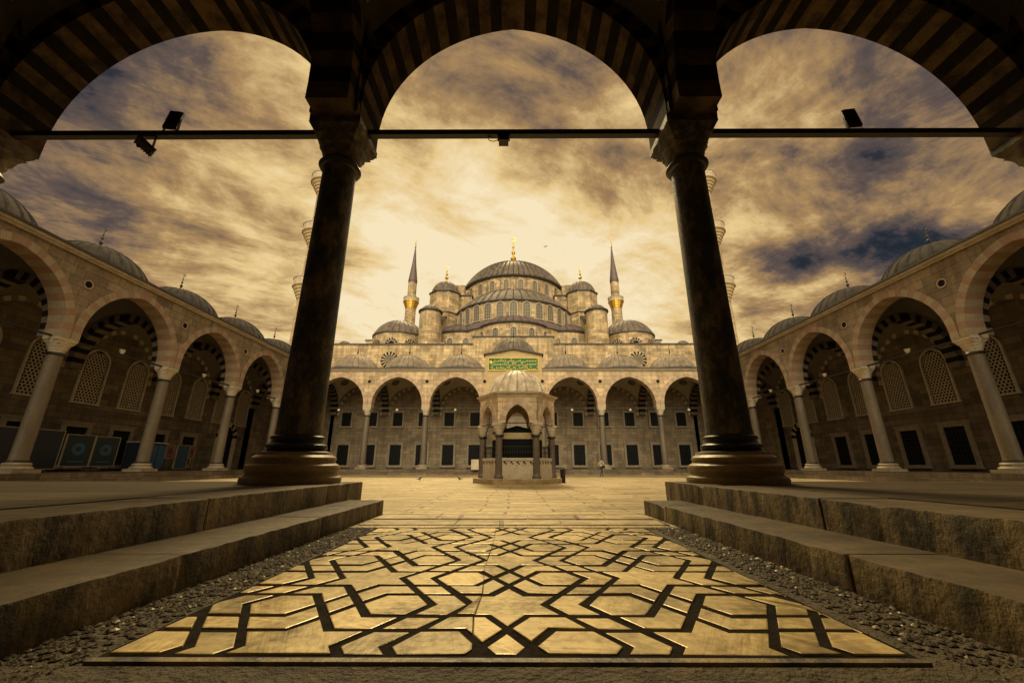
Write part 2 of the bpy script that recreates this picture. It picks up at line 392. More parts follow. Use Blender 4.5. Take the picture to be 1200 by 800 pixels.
def finial_mesh(h, mat, name='finial', fat=1.):
    m = MB(); k = h
    pr = [(.12, 0), (.06, .06), (.03, .12), (.03, .2), (.075, .26), (.085, .31), (.03, .37), (.025, .42), (.05, .46), (.055, .5), (.02, .55), (.02, .62), (.035, .65), (.02, .69), (.012, .74), (.012, .8)]
    m.lathe([(r * k * .8 * fat, z * k) for r, z in pr], mat, n=12)
    cz = .88 * k; R = .075 * k     # crescent
    for i in range(12):
        a0 = math.radians(-60 + 300 * i / 12 - 60 + 0); a1 = math.radians(-60 + 300 * (i + 1) / 12 - 60)
        w0 = math.sin(PI * i / 12) * .35 + .1; w1 = math.sin(PI * (i + 1) / 12) * .35 + .1
        f = lambda a, r: (r * math.cos(a - PI * .5 + PI / 3), r * math.sin(a - PI * .5 + PI / 3) + cz)
        for d in (-.012 * k, .012 * k):
            q = [f(a0, R), f(a1, R), f(a1, R * (1 - w1)), f(a0, R * (1 - w0))]
            m.quad([(x, d, z) for x, z in q], mat)
        for rr in (0, 1):
            q = (f(a0, R * (1 - w0 * rr)), f(a1, R * (1 - w1 * rr)))
            m.quad([(q[0][0], -.012 * k, q[0][1]), (q[1][0], -.012 * k, q[1][1]), (q[1][0], .012 * k, q[1][1]), (q[0][0], .012 * k, q[0][1])], mat)
    return m.mesh(name, 40)
fin_iron = finial_mesh(1.7, M['iron']); fin_gold = finial_mesh(1.9, M['gold'])

def dome(parent, x, y, z, r, h, mat, ribs=28, fin=fin_iron, name='dome', drum=0., drum_mat=None, oct_=False, finz=0., label=None):
    m = MB(); m.lathe(dome_prof(r, h, 0), mat, n=ribs * 10, rib=10, ribh=.08 * max(1., r / 4))
    m.lathe([(r + .14, -.13), (r + .16, -.16), (r + .16, -.26), (r - .05, -.28)], M['lead_dark'], n=8 if oct_ else 48, a0=PI / 8, a1=2 * PI + PI / 8)
    if drum: m.lathe([(r - .02, -.2), (r - .02, -drum)], drum_mat, n=8 if oct_ else 48, a0=PI / 8, a1=2 * PI + PI / 8)
    o = m.build(name, parent, 35, (x, y, z))
    if label: o['label'] = label
    if fin: link('finial', fin, o, (0, 0, h - .03 + finz))
    return o
_dm = MB(); _dm.lathe(dome_prof(3.05, 2.1, 0), M['lead_tan'], n=280, rib=10, ribh=.06)
_dm.lathe([(3.19, -.13), (3.25, -.18), (3.25, -.3), (3.0, -.32)], M['lead_dark'], n=48); _dm.lathe([(3.02, -.3), (3.02, -.7)], M['hall'], n=48)
bay_dome = _dm.mesh('dome', 35)
side_dome = bay_dome.copy(); side_dome.materials[0] = M['lead_shaded']

# ---- sail vault over a bay with painted roundels
def vault(name, parent, cx, cy, hx, hy, zs, mat, roundels=(), n=16, top=None, border=None):
    m = MB(); R = math.sqrt(hx * hx * 2)
    def pt(u, v, k=1.):
        x = u * hx; y = v * hx; return (cx + x * k, cy + y * hy / hx * k, zs + math.sqrt(max(0, R * R - x * x - y * y)) * k)
    for i in range(n):
        for j in range(n):
            u0, u1, v0, v1 = [-1 + 2 * q / n for q in (i, i + 1, j, j + 1)]
            mt = mat
            if border:
                uc = (u0 + u1) / 2; vc = (v0 + v1) / 2; rr = math.hypot(uc, vc)
                e = 1 - max(abs(uc), abs(vc))
                mt = border if (rr > 1.02 and e > .12) else mat
            m.quad([pt(u0, v0), pt(u1, v0), pt(u1, v1), pt(u0, v1)], mt)
    o = m.build(name, parent, True)
    for (u, v) in roundels:
        k = MB(); c = Vector(pt(u, v, .985)); nn = (c - Vector((cx, cy, zs))).normalized(); a = nn.orthogonal().normalized(); b = nn.cross(a)
        for i in range(20):
            t0, t1 = 2 * PI * i / 20, 2 * PI * (i + 1) / 20
            k.quad([c, c + (a * math.cos(t0) + b * math.sin(t0)) * .42, c + (a * math.cos(t1) + b * math.sin(t1)) * .42], M['lead'])
            k.quad([c + (a * math.cos(t) + b * math.sin(t)) * r - nn * .01 for t, r in ((t0, .42), (t1, .42), (t1, .50), (t0, .50))], M['near_b'])
        k.build('roundel', o)
    return o

# ---- windows: pane + projecting frame (sub-part), F gives (s, outward, z)
def rect_window(parent, F, s, z0, z1, w, frame=.22, name='window', grille=True, lit=False):
    m = MB(); h = w / 2
    def bx(mm, s0, s1, d0, d1, a, b, mat):
        P = [F(s0, d0, a), F(s1, d0, a), F(s1, d1, a), F(s0, d1, a), F(s0, d0, b), F(s1, d0, b), F(s1, d1, b), F(s0, d1, b)]
        for q in ((0, 3, 2, 1), (4, 5, 6, 7), (0, 1, 5, 4), (1, 2, 6, 5), (2, 3, 7, 6), (3, 0, 4, 7)): mm.quad([P[j] for j in q], mat)
    bx(m, s - h, s + h, .0, .02, z0, z1, M['dark'])
    if grille:
        k = int(w / .24)
        for i in range(1, k): x = s - h + w * i / k; bx(m, x - .012, x + .012, .05, .075, z0, z1, M['iron'])
        k = int((z1 - z0) / .3)
        for i in range(1, k): z = z0 + (z1 - z0) * i / k; bx(m, s - h, s + h, .045, .08, z - .012, z + .012, M['iron'])
    o = m.build(name, parent)
    f = MB()
    for args in ((s - h - frame, s - h, 0, .16, z0 - frame * .6, z1 + frame), (s + h, s + h + frame, 0, .16, z0 - frame * .6, z1 + frame), (s - h, s + h, 0, .16, z1, z1 + frame), (s - h, s + h, 0, .16, z0 - frame * .6, z0)):
        bx(f, *args, M['base_grey'])
    bx(f, s - h - frame - .08, s + h + frame + .08, 0, .24, z1 + frame, z1 + frame + .1, M['base_grey'])
    bx(f, s - h - frame - .06, s + h + frame + .06, 0, .22, z0 - frame * .6 - .12, z0 - frame * .6, M['base_grey'])
    f.build('frame', o)
    return o

def arched_window_mesh(w, h, lattice=False, pitch=.24):
    """local coords: s along X, outward -Y, z up from sill; returns pane mesh and frame mesh"""
    hw = w / 2; rise = hw * 1.1; P = [(x, z + h - rise) for x, z in arch_prof(hw, 0, 0., rise, 6)]
    E = [(x, z + h - rise) for x, z in arch_prof(hw, .14, 0., rise, 6)]
    m = MB(); mat = M['dark'] if lattice else M['pane']
    m.quad([(-hw, -.02, 0), (hw, -.02, 0), (hw, -.02, h - rise)] + [(x, -.02, z) for x, z in reversed(P)][1:], mat)
    if lattice:
        R = pitch / math.sqrt(3); rows = int(h / (1.5 * R)) + 2
        for r in range(rows):
            z = R * .6 + r * 1.5 * R
            for c in range(-6, 7):
                x = (c + (.5 if r % 2 else 0)) * pitch
                zt = h - rise
                lim = hw if z < zt else (hw * math.sqrt(max(0, 1 - ((z - zt) / rise) ** 2)))
                if abs(x) > lim - pitch * .3 or z > h - .1: continue
                for k in range(6):
                    a0 = PI / 6 + k * PI / 3; a1 = a0 + PI / 3
                    q = lambda a, rr: (x + rr * math.cos(a), -.07, z + rr * math.sin(a))
                    m.quad([q(a0, R), q(a1, R), q(a1, R * .68), q(a0, R * .68)], M['lattice'])
                    g = lambda a, rr, d: (x + rr * math.cos(a), d, z + rr * math.sin(a))
                    m.quad([g(a0, R * .68, -.07), g(a1, R * .68, -.07), g(a1, R * .68, -.02), g(a0, R * .68, -.02)], M['lattice'])
    else:
        for i in range(1, 5):
            z = h * i / 5; m.box(-hw, hw, -.05, -.03, z - .02, z + .02, M['lattice'])
        for x in (-hw / 3, hw / 3): m.box(x - .02, x + .02, -.052, -.03, 0, h - rise * .3, M['lattice'])
    f = MB()
    I = [(-hw, 0)] + P + [(hw, 0)]; O = [(-hw - .14, 0)] + E + [(hw + .14, 0)]
    for i in range(len(I) - 1):
        a, b, c, d = I[i], I[i + 1], O[i + 1], O[i]
        f.quad([(a[0], -.12, a[1]), (b[0], -.12, b[1]), (c[0], -.12, c[1]), (d[0], -.12, d[1])], M['trim'])
        f.quad([(a[0], -.12, a[1]), (b[0], -.12, b[1]), (b[0], 0.02, b[1]), (a[0], 0.02, a[1])], M['trim'])
        f.quad([(d[0], -.12, d[1]), (c[0], -.12, c[1]), (c[0], 0.02, c[1]), (d[0], 0.02, d[1])], M['trim'])
    f.box(-hw - .2, hw + .2, -.16, .02, -.12, 0, M['trim'])
    return m.mesh('window'), f.mesh('frame')
WL = arched_window_mesh(1.7, 3.9, True); WD = arched_window_mesh(.95, 2.25); WD2 = arched_window_mesh(1.15, 2.75)
def put_window(parent, ms, x, y, z, rz=0.):
    o = link('window', ms[0], parent, (x, y, z), rz); link('frame', ms[1], o); return o

# ================================================================== SETTING
g = MB(); g.quad([(-900, -600, -.06), (900, -600, -.06), (900, 1500, -.06), (-900, 1500, -.06)], M['gravel'])
tag(g.build('ground'), kind='structure')
g = MB(); g.quad([(-XW, 6.9, 0), (XW, 6.9, 0), (XW, YH, 0), (-XW, YH, 0)], M['court'])
tag(g.build('courtyard_floor'), kind='structure')

ZP = CAMZ - .72    # passage floor
YP = 6.78
g = MB()
g.box(-2.03, 2.03, 5.30, YP, -.05, ZP, M['court'])                 # threshold strip in front of the panel
g.box(-2.03, 2.03, -.5, 1.80, -.05, ZP - .004, M['gravel'])
g.box(-2.03, 2.03, 1.80, 5.30, -.05, ZP - .012, M['gravel'])
pf = tag(g.build('passage_floor'), kind='structure')
g = MB(); g.box(-2.0, 2.0, YP + .002, YP + .34, -.02, .12, M['court']); tag(g.build('threshold_step'), kind='structure')

def panel():
    """inlaid marble panel: triangular star lattice with interlaced dark bands"""
    a = 1.062; cx = -.03; cy = 3.56; r1 = .2; r2 = .412; W = .044
    x0, x1, y0, y1 = -1.63, 1.57, 1.90, 5.26
    segs = []
    L1 = Vector((0, a)); L2 = Vector((a * math.cos(PI / 6), a * .5))
    for i in range(-6, 7):
        for j in range(-4, 5):
            c = Vector((cx, cy)) + L1 * i + L2 * j
            if not (x0 - 1.2 < c.x < x1 + 1.2 and y0 - 1.2 < c.y < y1 + 1.2): continue
            for k in range(6):
                th = k * PI / 3
                p = c + Vector((math.cos(th), math.sin(th))) * r1
                for sgn in (1, -1):
                    nb = c + Vector((math.cos(th + sgn * PI / 6), math.sin(th + sgn * PI / 6))) * a
                    q = nb - Vector((math.cos(th), math.sin(th))) * r2
                    segs.append((p, q))
    seen = set(); S = []
    for p, q in segs:
        k = (round(p.x, 2), round(p.y, 2), round(q.x, 2), round(q.y, 2))
        if k in seen: continue
        seen.add(k)
        if max(p.x, q.x) < x0 or min(p.x, q.x) > x1 or max(p.y, q.y) < y0 or min(p.y, q.y) > y1: continue
        S.append((p, q))
    rng = random.Random(3)
    quads = []
    for p, q in S:
        d = (q - p).normalized(); n = Vector((-d.y, d.x)); w = W / 2 * rng.uniform(.9, 1.1); p2 = p - d * w * .58; q2 = q + d * w * .58
        quads.append([p2 + n * w, q2 + n * w, q2 - n * w, p2 - n * w])
    # clip quads to the rectangle (Sutherland-Hodgman)
    def clip(poly):
        for ax, lim, sg in ((0, x0, 1), (0, x1, -1), (1, y0, 1), (1, y1, -1)):
            out = []
            for i in range(len(poly)):
                A_, B_ = poly[i - 1], poly[i]; da = (A_[ax] - lim) * sg; db = (B_[ax] - lim) * sg
                if (da >= 0) != (db >= 0): out.append(A_ + (B_ - A_) * (da / (da - db)))
                if db >= 0: out.append(B_)
            poly = out
            if not poly: return poly
        return poly
    polys = [q for q in (clip(q) for q in quads) if len(q) >= 3]
    # two long cracks across the panel split pieces
    V = [Vector((x0, y0)), Vector((x1, y0)), Vector((x1, y1)), Vector((x0, y1))]; Eg = [(0, 1), (1, 2), (2, 3), (3, 0)]
    for q in polys:
        i = len(V); V += q; Eg += [(i + j, i + (j + 1) % len(q)) for j in range(len(q))]
    crack = [Vector((-.17, y0)), Vector((-.20, 2.3)), Vector((-.185, 2.7)), Vector((-.215, 3.3)), Vector((-.20, 4.2)), Vector((-.21, y1))]
    i = len(V); V += crack; Eg += [(i + j, i + j + 1) for j in range(len(crack) - 1)]
    res = delaunay_2d_cdt(V, Eg, [], 0, 1e-5)
    vv, ff = res[0], res[2]
    def inband(c):
        for q in polys:
            ins = True; n_ = len(q); sg = 0
            for j in range(n_):
                A_, B_ = q[j], q[(j + 1) % n_]; cr = (B_.x - A_.x) * (c.y - A_.y) - (B_.y - A_.y) * (c.x - A_.x)
                if abs(cr) < 1e-9: continue
                if sg == 0: sg = 1 if cr > 0 else -1
                elif (cr > 0) != (sg > 0): ins = False; break
            if ins: return True
        return False
    bm = bmesh.new(); bv = [bm.verts.new((v.x, v.y, 0)) for v in vv]; keep = []
    for f in ff:
        c = sum((vv[j] for j in f), Vector((0, 0))) / len(f)
        try: fc = bm.faces.new([bv[j] for j in f])
        except ValueError: continue
        if not inband(c): keep.append(fc)
    bmesh.ops.delete(bm, geom=[f for f in bm.faces if f not in set(keep)], context='FACES')
    # split at the cracks: edges lying on them
    def oncrack(e):
        m_ = (e.verts[0].co + e.verts[1].co) / 2
        for j in range(len(crack) - 1):
            A_, B_ = crack[j], crack[j + 1]; d = (B_ - A_); t = (Vector((m_.x, m_.y)) - A_).dot(d) / d.length_squared
            if 0 <= t <= 1 and ((A_ + d * t) - Vector((m_.x, m_.y))).length < 1e-4:
                ed = (e.verts[1].co - e.verts[0].co); 
                if abs(Vector((ed.x, ed.y)).normalized().cross(d.normalized()) if hasattr(Vector((0,0)),'cross') else 0) < .01: return True
        return False
    ce = [e for e in bm.edges if len(e.link_faces) == 2 and oncrack(e)]
    bmesh.ops.split_edges(bm, edges=ce)
    inner = [e for e in bm.edges if len(e.link_faces) == 2]
    bmesh.ops.dissolve_edges(bm, edges=inner, use_verts=False)
    bm.faces.ensure_lookup_table()
    bmesh.ops.delete(bm, geom=[f for f in bm.faces if f.calc_area() < .0006], context='FACES')
    polys2 = []
    for f in bm.faces:
        P_ = [v.co.copy() for v in f.verts]; ch = True
        while ch and len(P_) > 3:
            ch = False
            for i in range(len(P_)):
                a_, b_, c_ = P_[i - 1], P_[i], P_[(i + 1) % len(P_)]
                d0, d1 = b_ - a_, c_ - b_
                if d0.length < .002 or abs(d0.x * d1.y - d0.y * d1.x) < .012 * d0.length * d1.length and d0.dot(d1) > 0: P_.pop(i); ch = True; break
        polys2.append(P_)
    bm.free()
    m = bmesh.new(); lay = m.verts.layers.float_vector.new('piece')
    for P_ in polys2:
        c = sum(P_, Vector()) / len(P_); dz = rng.uniform(-.0025, .003); tx = rng.uniform(-.009, .009); ty = rng.uniform(-.012, .012)
        pid = Vector((rng.uniform(0, 6), rng.uniform(0, 9), rng.uniform(.45, .95)))
        if rng.random() < .6: pid.x = rng.uniform(-.3, .6)
        def zz(p, b): return ZP + b + dz + (p.x - c.x) * tx + (p.y - c.y) * ty
        n_ = len(P_); ar = sum(P_[i].x * P_[(i + 1) % n_].y - P_[(i + 1) % n_].x * P_[i].y for i in range(n_))
        if ar < 0: P_.reverse()
        rings = []
        for off, b in ((.0, -.012), (.0015, -.0005), (.006, .0012)):
            ring = []
            for i in range(n_):
                p0, p1, p2 = P_[i - 1], P_[i], P_[(i + 1) % n_]
                d0 = (p1 - p0).normalized(); d1 = (p2 - p1).normalized(); nn = Vector((-d0.y - d1.y, d0.x + d1.x, 0))
                if nn.length < 1e-3: nn = Vector((-d0.y, d0.x, 0))
                nn.normalize(); k = 1 / max(.45, nn.dot(Vector((-d0.y, d0.x, 0))))
                jit = noise.noise(Vector((p1.x * 9, p1.y * 9, off * 100))) * .006
                q = p1 + nn * (off * k + (jit if off > .001 else 0)); v = m.verts.new((q.x, q.y, zz(q, b))); v[lay] = pid; ring.append(v)
            rings.append(ring)
        for r_a, r_b in zip(rings, rings[1:]):
            for i in range(n_): m.faces.new((r_a[i], r_a[(i + 1) % n_], r_b[(i + 1) % n_], r_b[i]))
        m.faces.new(rings[-1])
    me = bpy.data.meshes.new('marble_inlay'); m.to_mesh(me); m.free(); me.materials.append(M['inlay'])
    g = MB(); g.box(x0 - .03, x1 + .03, y0 - .05, y1 + .03, ZP - .03, ZP - .0055, M['band'])
    g.box(x0 - .02, x1 + .02, y0 - .085, y0 - .05, ZP - .03, ZP + .006, M['step'])
    o = tag(g.build('mosaic_floor'), kind='structure'); link('marble_inlay', me, o)
panel()

# worn step blocks along both sides of the passage
def worn_run(name, x0, x1, ya, yb, z0, z1, side, parent, rng, seglen, end_at):
    bm = bmesh.new(); y = yb; ln = seglen
    for L_ in ln:
        y2 = max(ya, y - L_)
        r = bmesh.ops.create_cube(bm, size=1.)
        for v in r['verts']:
            v.co = Vector((x0 + (v.co.x + .5) * (x1 - x0), y2 + .004 + (v.co.y + .5) * (y - y2 - .008), z0 + (v.co.z + .5) * (z1 - z0)))
        dz = rng.uniform(-.006, .006); dx = rng.uniform(-.008, .008)
        for v in r['verts']: v.co.x += dx; v.co.z += dz if v.co.z > (z0 + z1) / 2 else 0
        y = y2
        if y <= ya + .01: break
    bmesh.ops.bevel(bm, geom=[e for e in bm.edges], offset=.014, segments=2, affect='EDGES', profile=.6)
    # finer cuts along Y for worn edges
    yy = ya
    while yy < yb:
        bmesh.ops.bisect_plane(bm, geom=bm.verts[:] + bm.edges[:] + bm.faces[:], plane_co=(0, yy, 0), plane_no=(0, 1, 0)); yy += .055
    for v in bm.verts:
        e = 1. if v.co.z > z1 - .03 else .25
        n1 = noise.noise(Vector((v.co.x * 2, v.co.y * 3.1, v.co.z * 3))) * .006 + noise.noise(v.co * 13) * .005
        xin = x0 if side > 0 else x1
        if abs(v.co.x - xin) < .03:
            v.co.x += side * abs(n1) * 1.4 * e; v.co.z += -abs(noise.noise(Vector((v.co.y * 6.3, 3, v.co.z)))) * .010 * (v.co.z > z1 - .03)
            ch = noise.noise(Vector((v.co.y * 2.1, 11 + side, 0)))
            if ch > .33 and v.co.z > z1 - .03: v.co.z -= (ch - .33) * .12; v.co.x += side * (ch - .33) * .10
        else: v.co.z += n1 * .3
    me = bpy.data.meshes.new(name); bm.to_mesh(me); bm.free()
    me.materials.append(M['step']); me.materials.append(M['step_top'])
    for p in me.polygons: p.use_smooth = True; p.material_index = 1 if p.normal.z > .8 else 0
    me.set_sharp_from_angle(angle=math.radians(50))
    return link(name, me, parent)
for side in (1, -1):
    rng = random.Random(5 + side)
    pl = MB()
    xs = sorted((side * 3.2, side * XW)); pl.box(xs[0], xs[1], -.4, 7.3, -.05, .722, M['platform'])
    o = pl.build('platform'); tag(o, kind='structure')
    xs = sorted((side * 2.60, side * 3.22)); worn_run('step', xs[0], xs[1], -.4, 7.3, -.04, .72, side, o, rng, [1.35, 2.3, 2.6, 1.9, 2], 0)
    xs = sorted((side * 2.03, side * 2.66)); worn_run('step', xs[0], xs[1], -.4, 6.72, -.04, .465, side, o, rng, [.95, 1.15, 1.9, 2.2, 1.6], 0)
    # raised arcade floor of the side wing: two steps of long blocks
    m = MB(); xa = side * (XS - .75); xb = side * (XS - 1.1)
    x = sorted((xa, side * XW)); m.box(x[0], x[1], 7.3, YH, 0, ZS, M['riser'], M['platform'])
    x = sorted((xb, xa)); m.box(x[0], x[1], 7.3, YF - 1.1, 0, .31, M['riser'], M['platform'])
    tag(m.build('raised_walkway'), kind='structure')
m = MB(); m.box(-XS + .75, XS - .75, YF - .75, YH, 0, ZS, M['riser'], M['platform']); m.box(-XS + 1.1, XS - 1.1, YF - 1.1, YF - .75, 0, .31, M['riser'], M['platform'])
tag(m.build('raised_walkway'), kind='structure')

for k, (ya, yb) in enumerate(((5.52, 6.02), (6.10, 6.74))):
    m = MB()
    cuts = [-1.98, -.75, .62, 1.98] if k == 0 else [-1.98, -1.1, .2, 1.3, 1.98]
    for a_, b_ in zip(cuts, cuts[1:]): m.box(a_ + .006, b_ - .006, ya, yb, ZP - .02, ZP + .007 + .002 * (k + 1), M['court'])
    tag(m.build('threshold_paving'), kind='structure')
# loose gravel in the gap between the panel and the lower steps
rng = random.Random(11); g = MB()
def pebble(m, x, y, z, s, mat):
    i = len(m.v); q = Matrix.Rotation(rng.uniform(0, 6), 3, 'Z'); a, b, c = s * rng.uniform(.7, 1.5), s * rng.uniform(.6, 1.1), s * rng.uniform(.35, .7)
    pts = [(a, 0, 0), (a * .4, b, .1 * c), (-a * .6, b * .8, 0), (-a, -b * .1, 0), (-a * .4, -b, 0), (a * .6, -b * .7, 0)]
    for p in pts: m.v.append(tuple(Vector((x, y, z)) + q @ Vector(p)))
    m.v.append((x + s * .1, y, z + c)); k = m.mi(mat)
    for j in range(6): m.f.append((i + j, i + (j + 1) % 6, i + 6)); m.m.append(k)
for k in range(5200):
    sd = rng.choice((1, -1)); y = 6.72 - 5.2 * rng.random() ** 1.35
    x = sd * rng.uniform(1.69, 2.03); pebble(g, x, y, ZP - .006, rng.uniform(.006, .02), M['pebble'] if rng.random() < .93 else M['base'])
for k in range(1300): pebble(g, rng.uniform(-2, 2), rng.uniform(5.3, 5.5), ZP - .002, rng.uniform(.004, .010), M['pebble'])
for k in range(500): pebble(g, rng.uniform(-1.9, 1.9), rng.uniform(1.2, 1.8), ZP - .008, rng.uniform(.005, .013), M['gravel'])
tag(g.build('gravel'), kind='stuff')

# ================================================================== PORTICO WINGS
def cornice(m, F, s0, s1, z):
    def bx(s0, s1, d0, d1, a, b, mat):
        P = [F(s0, d0, a), F(s1, d0, a), F(s1, d1, a), F(s0, d1, a), F(s0, d0, b), F(s1, d0, b), F(s1, d1, b), F(s0, d1, b)]
        for q in ((0, 3, 2, 1), (4, 5, 6, 7), (0, 1, 5, 4), (1, 2, 6, 5), (2, 3, 7, 6), (3, 0, 4, 7)): m.quad([P[j] for j in q], mat)
    bx(s0, s1, -.10, .9, z - .32, z - .2, M['trim']); bx(s0, s1, -.22, .9, z - .2, z - .06, M['trim']); bx(s0, s1, -.32, .95, z - .06, z + .05, M['lead_dark'])

def wing(name, O, U, N, n, L0, depth, label, cols=True, near=False, skip_front=(), roundel_sides=((-.62, .62), (.62, .62)), corner=True, bounds=None):
    """arcade wing: O = axis of the first column at court level, U along, N from the court into the wing"""
    root = empty(name, (0, 0, 0), label=label, cat='portico')
    BD = bounds or [L0 * i for i in range(n + 1)]; LL = BD[-1]
    F = frame_fn(O, U, N); T0 = -.45; T = .9
    G = lambda s, d, z: F(s, d + T0, z)          # front face of the arcade wall at d=0
    sidew = name == 'side_portico'; ma, mb_ = (M['near_a'], M['near_b']) if near else ((M['shaded_v'], M['shaded_r']) if sidew else (M['vous_a'], M['vous_b'])); mf, mw, mp = (M['shaded_face'], M['shaded_wall'], M['shaded_plaster']) if sidew else ((M['shaded_wall'], M['shaded_wall'], M['shaded_plaster']) if near else (M['face'], M['wall'], M['plaster']))  # side and near wings take the stone with shade in its colour
    w = MB(); 
    for b in range(n):
        L = BD[b + 1] - BD[b]; s = (BD[b] + BD[b + 1]) / 2; a = A * L / 7.
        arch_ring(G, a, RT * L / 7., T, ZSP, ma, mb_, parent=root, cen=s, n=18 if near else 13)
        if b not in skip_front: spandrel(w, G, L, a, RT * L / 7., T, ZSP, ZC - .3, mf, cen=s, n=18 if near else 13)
        else: spandrel(w, G, L, a, RT * L / 7., T, ZSP, 14.1, M['ochre'], cen=s)
    w.build('arcade_wall', root)
    c = MB()
    runs = []; s0 = -.5 if corner else 0
    for b in sorted(skip_front): runs.append((s0, BD[b])); s0 = BD[b + 1]
    runs.append((s0, LL + (.5 if corner else 0)))
    for a_, b_ in runs: cornice(c, G, a_, b_, ZC)
    c.build('cornice', root)
    # transverse arches, tie rods
    Ft = frame_fn(O, N, U)
    rod = MB()
    for b in range(n + 1):
        if b == 0 or b == n: pass
        H = lambda s, d, z, b=b: Vector(O) + Vector(N) * s + Vector(U) * (BD[b] + d - .4) + Vector((0, 0, z))
        hd = (depth - .45) / 2
        arch_ring(H, hd - .5, .5, .8, ZSP, ma if near else M['grey_v'], M['near_b'], parent=root, cen=.45 + hd - .05, rise=(hd - .5) * 1.1, name='transverse_arch', proud=0)
    hd = (depth - .45) / 2
    for b in range(n + 1):       # wall above the transverse arches
        H = lambda s, d, z, b=b: (Vector(O) + Vector(N) * s + Vector(U) * (BD[b] + d - .38) + Vector((0, 0, z)))
        tw = MB(); spandrel(tw, H, 2 * hd, hd - .5, .5, .76, ZSP, ZC - .1, mp, cen=.45 + hd - .05, rise=(hd - .5) * 1.1)
        tw.build('cross_wall', root)
    for b in range(n):
        r = .055
        rod = MB(); zt = ZSP + .03; tk = .062 if near else .045
        def bx(s0, s1, d0, d1, a, b_, mat):
            P = [F(s0, d0, a), F(s1, d0, a), F(s1, d1, a), F(s0, d1, a), F(s0, d0, b_), F(s1, d0, b_), F(s1, d1, b_), F(s0, d1, b_)]
            for q in ((0, 3, 2, 1), (4, 5, 6, 7), (0, 1, 5, 4), (1, 2, 6, 5), (2, 3, 7, 6), (3, 0, 4, 7)): rod.quad([P[j] for j in q], mat)
        bx(BD[b] + .3, BD[b + 1] - .3, -tk, tk, zt - tk, zt + tk, M['iron']); rod.build('tie_rod', root)
    # back wall (for the near wing it stands behind the camera)
    bw = MB(); Wd = depth
    P = [F(-.5, Wd, 0), F(LL + .5, Wd, 0), F(LL + .5, Wd, ZC - .1), F(-.5, Wd, ZC - .1)]
    Q = [p + Vector(N) * .8 for p in P]
    bw.quad(P, mw); bw.quad(Q, mw)
    for i in range(4): bw.quad([P[i], P[(i + 1) % 4], Q[(i + 1) % 4], Q[i]], mw)
    wall = bw.build('wall', root)
    # wall arches, vaults, domes, columns
    nU = Vector(U); nN = Vector(N)
    for b in range(n):
        L = BD[b + 1] - BD[b]; s = (BD[b] + BD[b + 1]) / 2; c0 = Vector(O) + nU * s + nN * (.45 + hd)
        Hb = lambda ss, d, z: F(ss, Wd - .12 + d, z)
        if not near: arch_ring(Hb, 2.8, .32, .1, ZSP, M['vous_a'], M['grey_v'], parent=root, cen=s, rise=3.2, name='wall_arch', proud=0, n=13)
        hx, hy = (L / 2, hd) if abs(nU.x) > .5 else (hd, L / 2)
        rr = []
        if not near:
            for (u, v) in roundel_sides:
                rr.append((u, v) if abs(nU.x) > .5 else (v * nN.x, u))
        vault('vault', root, c0.x, c0.y, hx, hy, ZSP + .45, mp, rr, n=20, border=M['painted'] if near else None)
        if b not in skip_front:
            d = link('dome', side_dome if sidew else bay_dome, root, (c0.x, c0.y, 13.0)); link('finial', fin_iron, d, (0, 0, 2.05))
    rf = MB()
    P = [F(-.5, .3, ZC - .05), F(LL + .5, .3, ZC - .05), F(LL + .5, Wd + .8, ZC + .1), F(-.5, Wd + .8, ZC + .1)]
    rf.quad(P, M['lead']); rf.build('roof', root)
    dd = MB()                                                # spandrel bosses
    for b in range(0, n + 1):
        p = F(BD[b], T0 - .02, 10.75)
        for k in range(16):
            a0, a1 = 2 * PI * k / 16, 2 * PI * (k + 1) / 16
            e = lambda a, r, q=0.: p + nU * r * math.cos(a) + Vector((0, 0, r * math.sin(a))) - nN * q
            dd.quad([e(a0, 0), e(a0, .2), e(a1, .2)], M['dark']); dd.quad([e(a0, .2, .03), e(a1, .2, .03), e(a1, .27, .03), e(a0, .27, .03)], M['vous_b'])
    dd.build('boss', root)['kind'] = 'stuff'
    return root, F, wall

# --- far wing, in front of the prayer hall
far, Ff, wall_far = wing('far_portico', (-XS, YF, 0), (1, 0, 0), (0, 1, 0), 7, B, YH - YF, 'stone arcade across the far end of the court, inscription panel over its middle bay', skip_front=(3,))
for i in range(8): put_column(far, -XS + i * B, YF, ZS)
Fw = lambda s, d, z: Vector((s, YH - d, z))
for k in range(-7, 7):
    s = (k + .5) * 3.5
    if abs(s) < 2: continue
    rect_window(far, Fw, s, 6.1, 7.9, 1.3, .2); rect_window(far, Fw, s, 1.05, 3.65, 1.5, .26)
# portal behind the fountain
m = MB(); m.box(-1.9, 1.9, YH - .35, YH, ZS, 7.4, M['trim']); d = m.build('doorway', far)
m = MB(); m.box(-1.1, 1.1, YH - .42, YH - .36, ZS, 4.9, M['dark']); m.build('door', d)
m = MB(); m.box(-1.3, 1.3, YH - .46, YH - .355, 5.3, 5.9, M['yellow']); m.build('inscription', d)
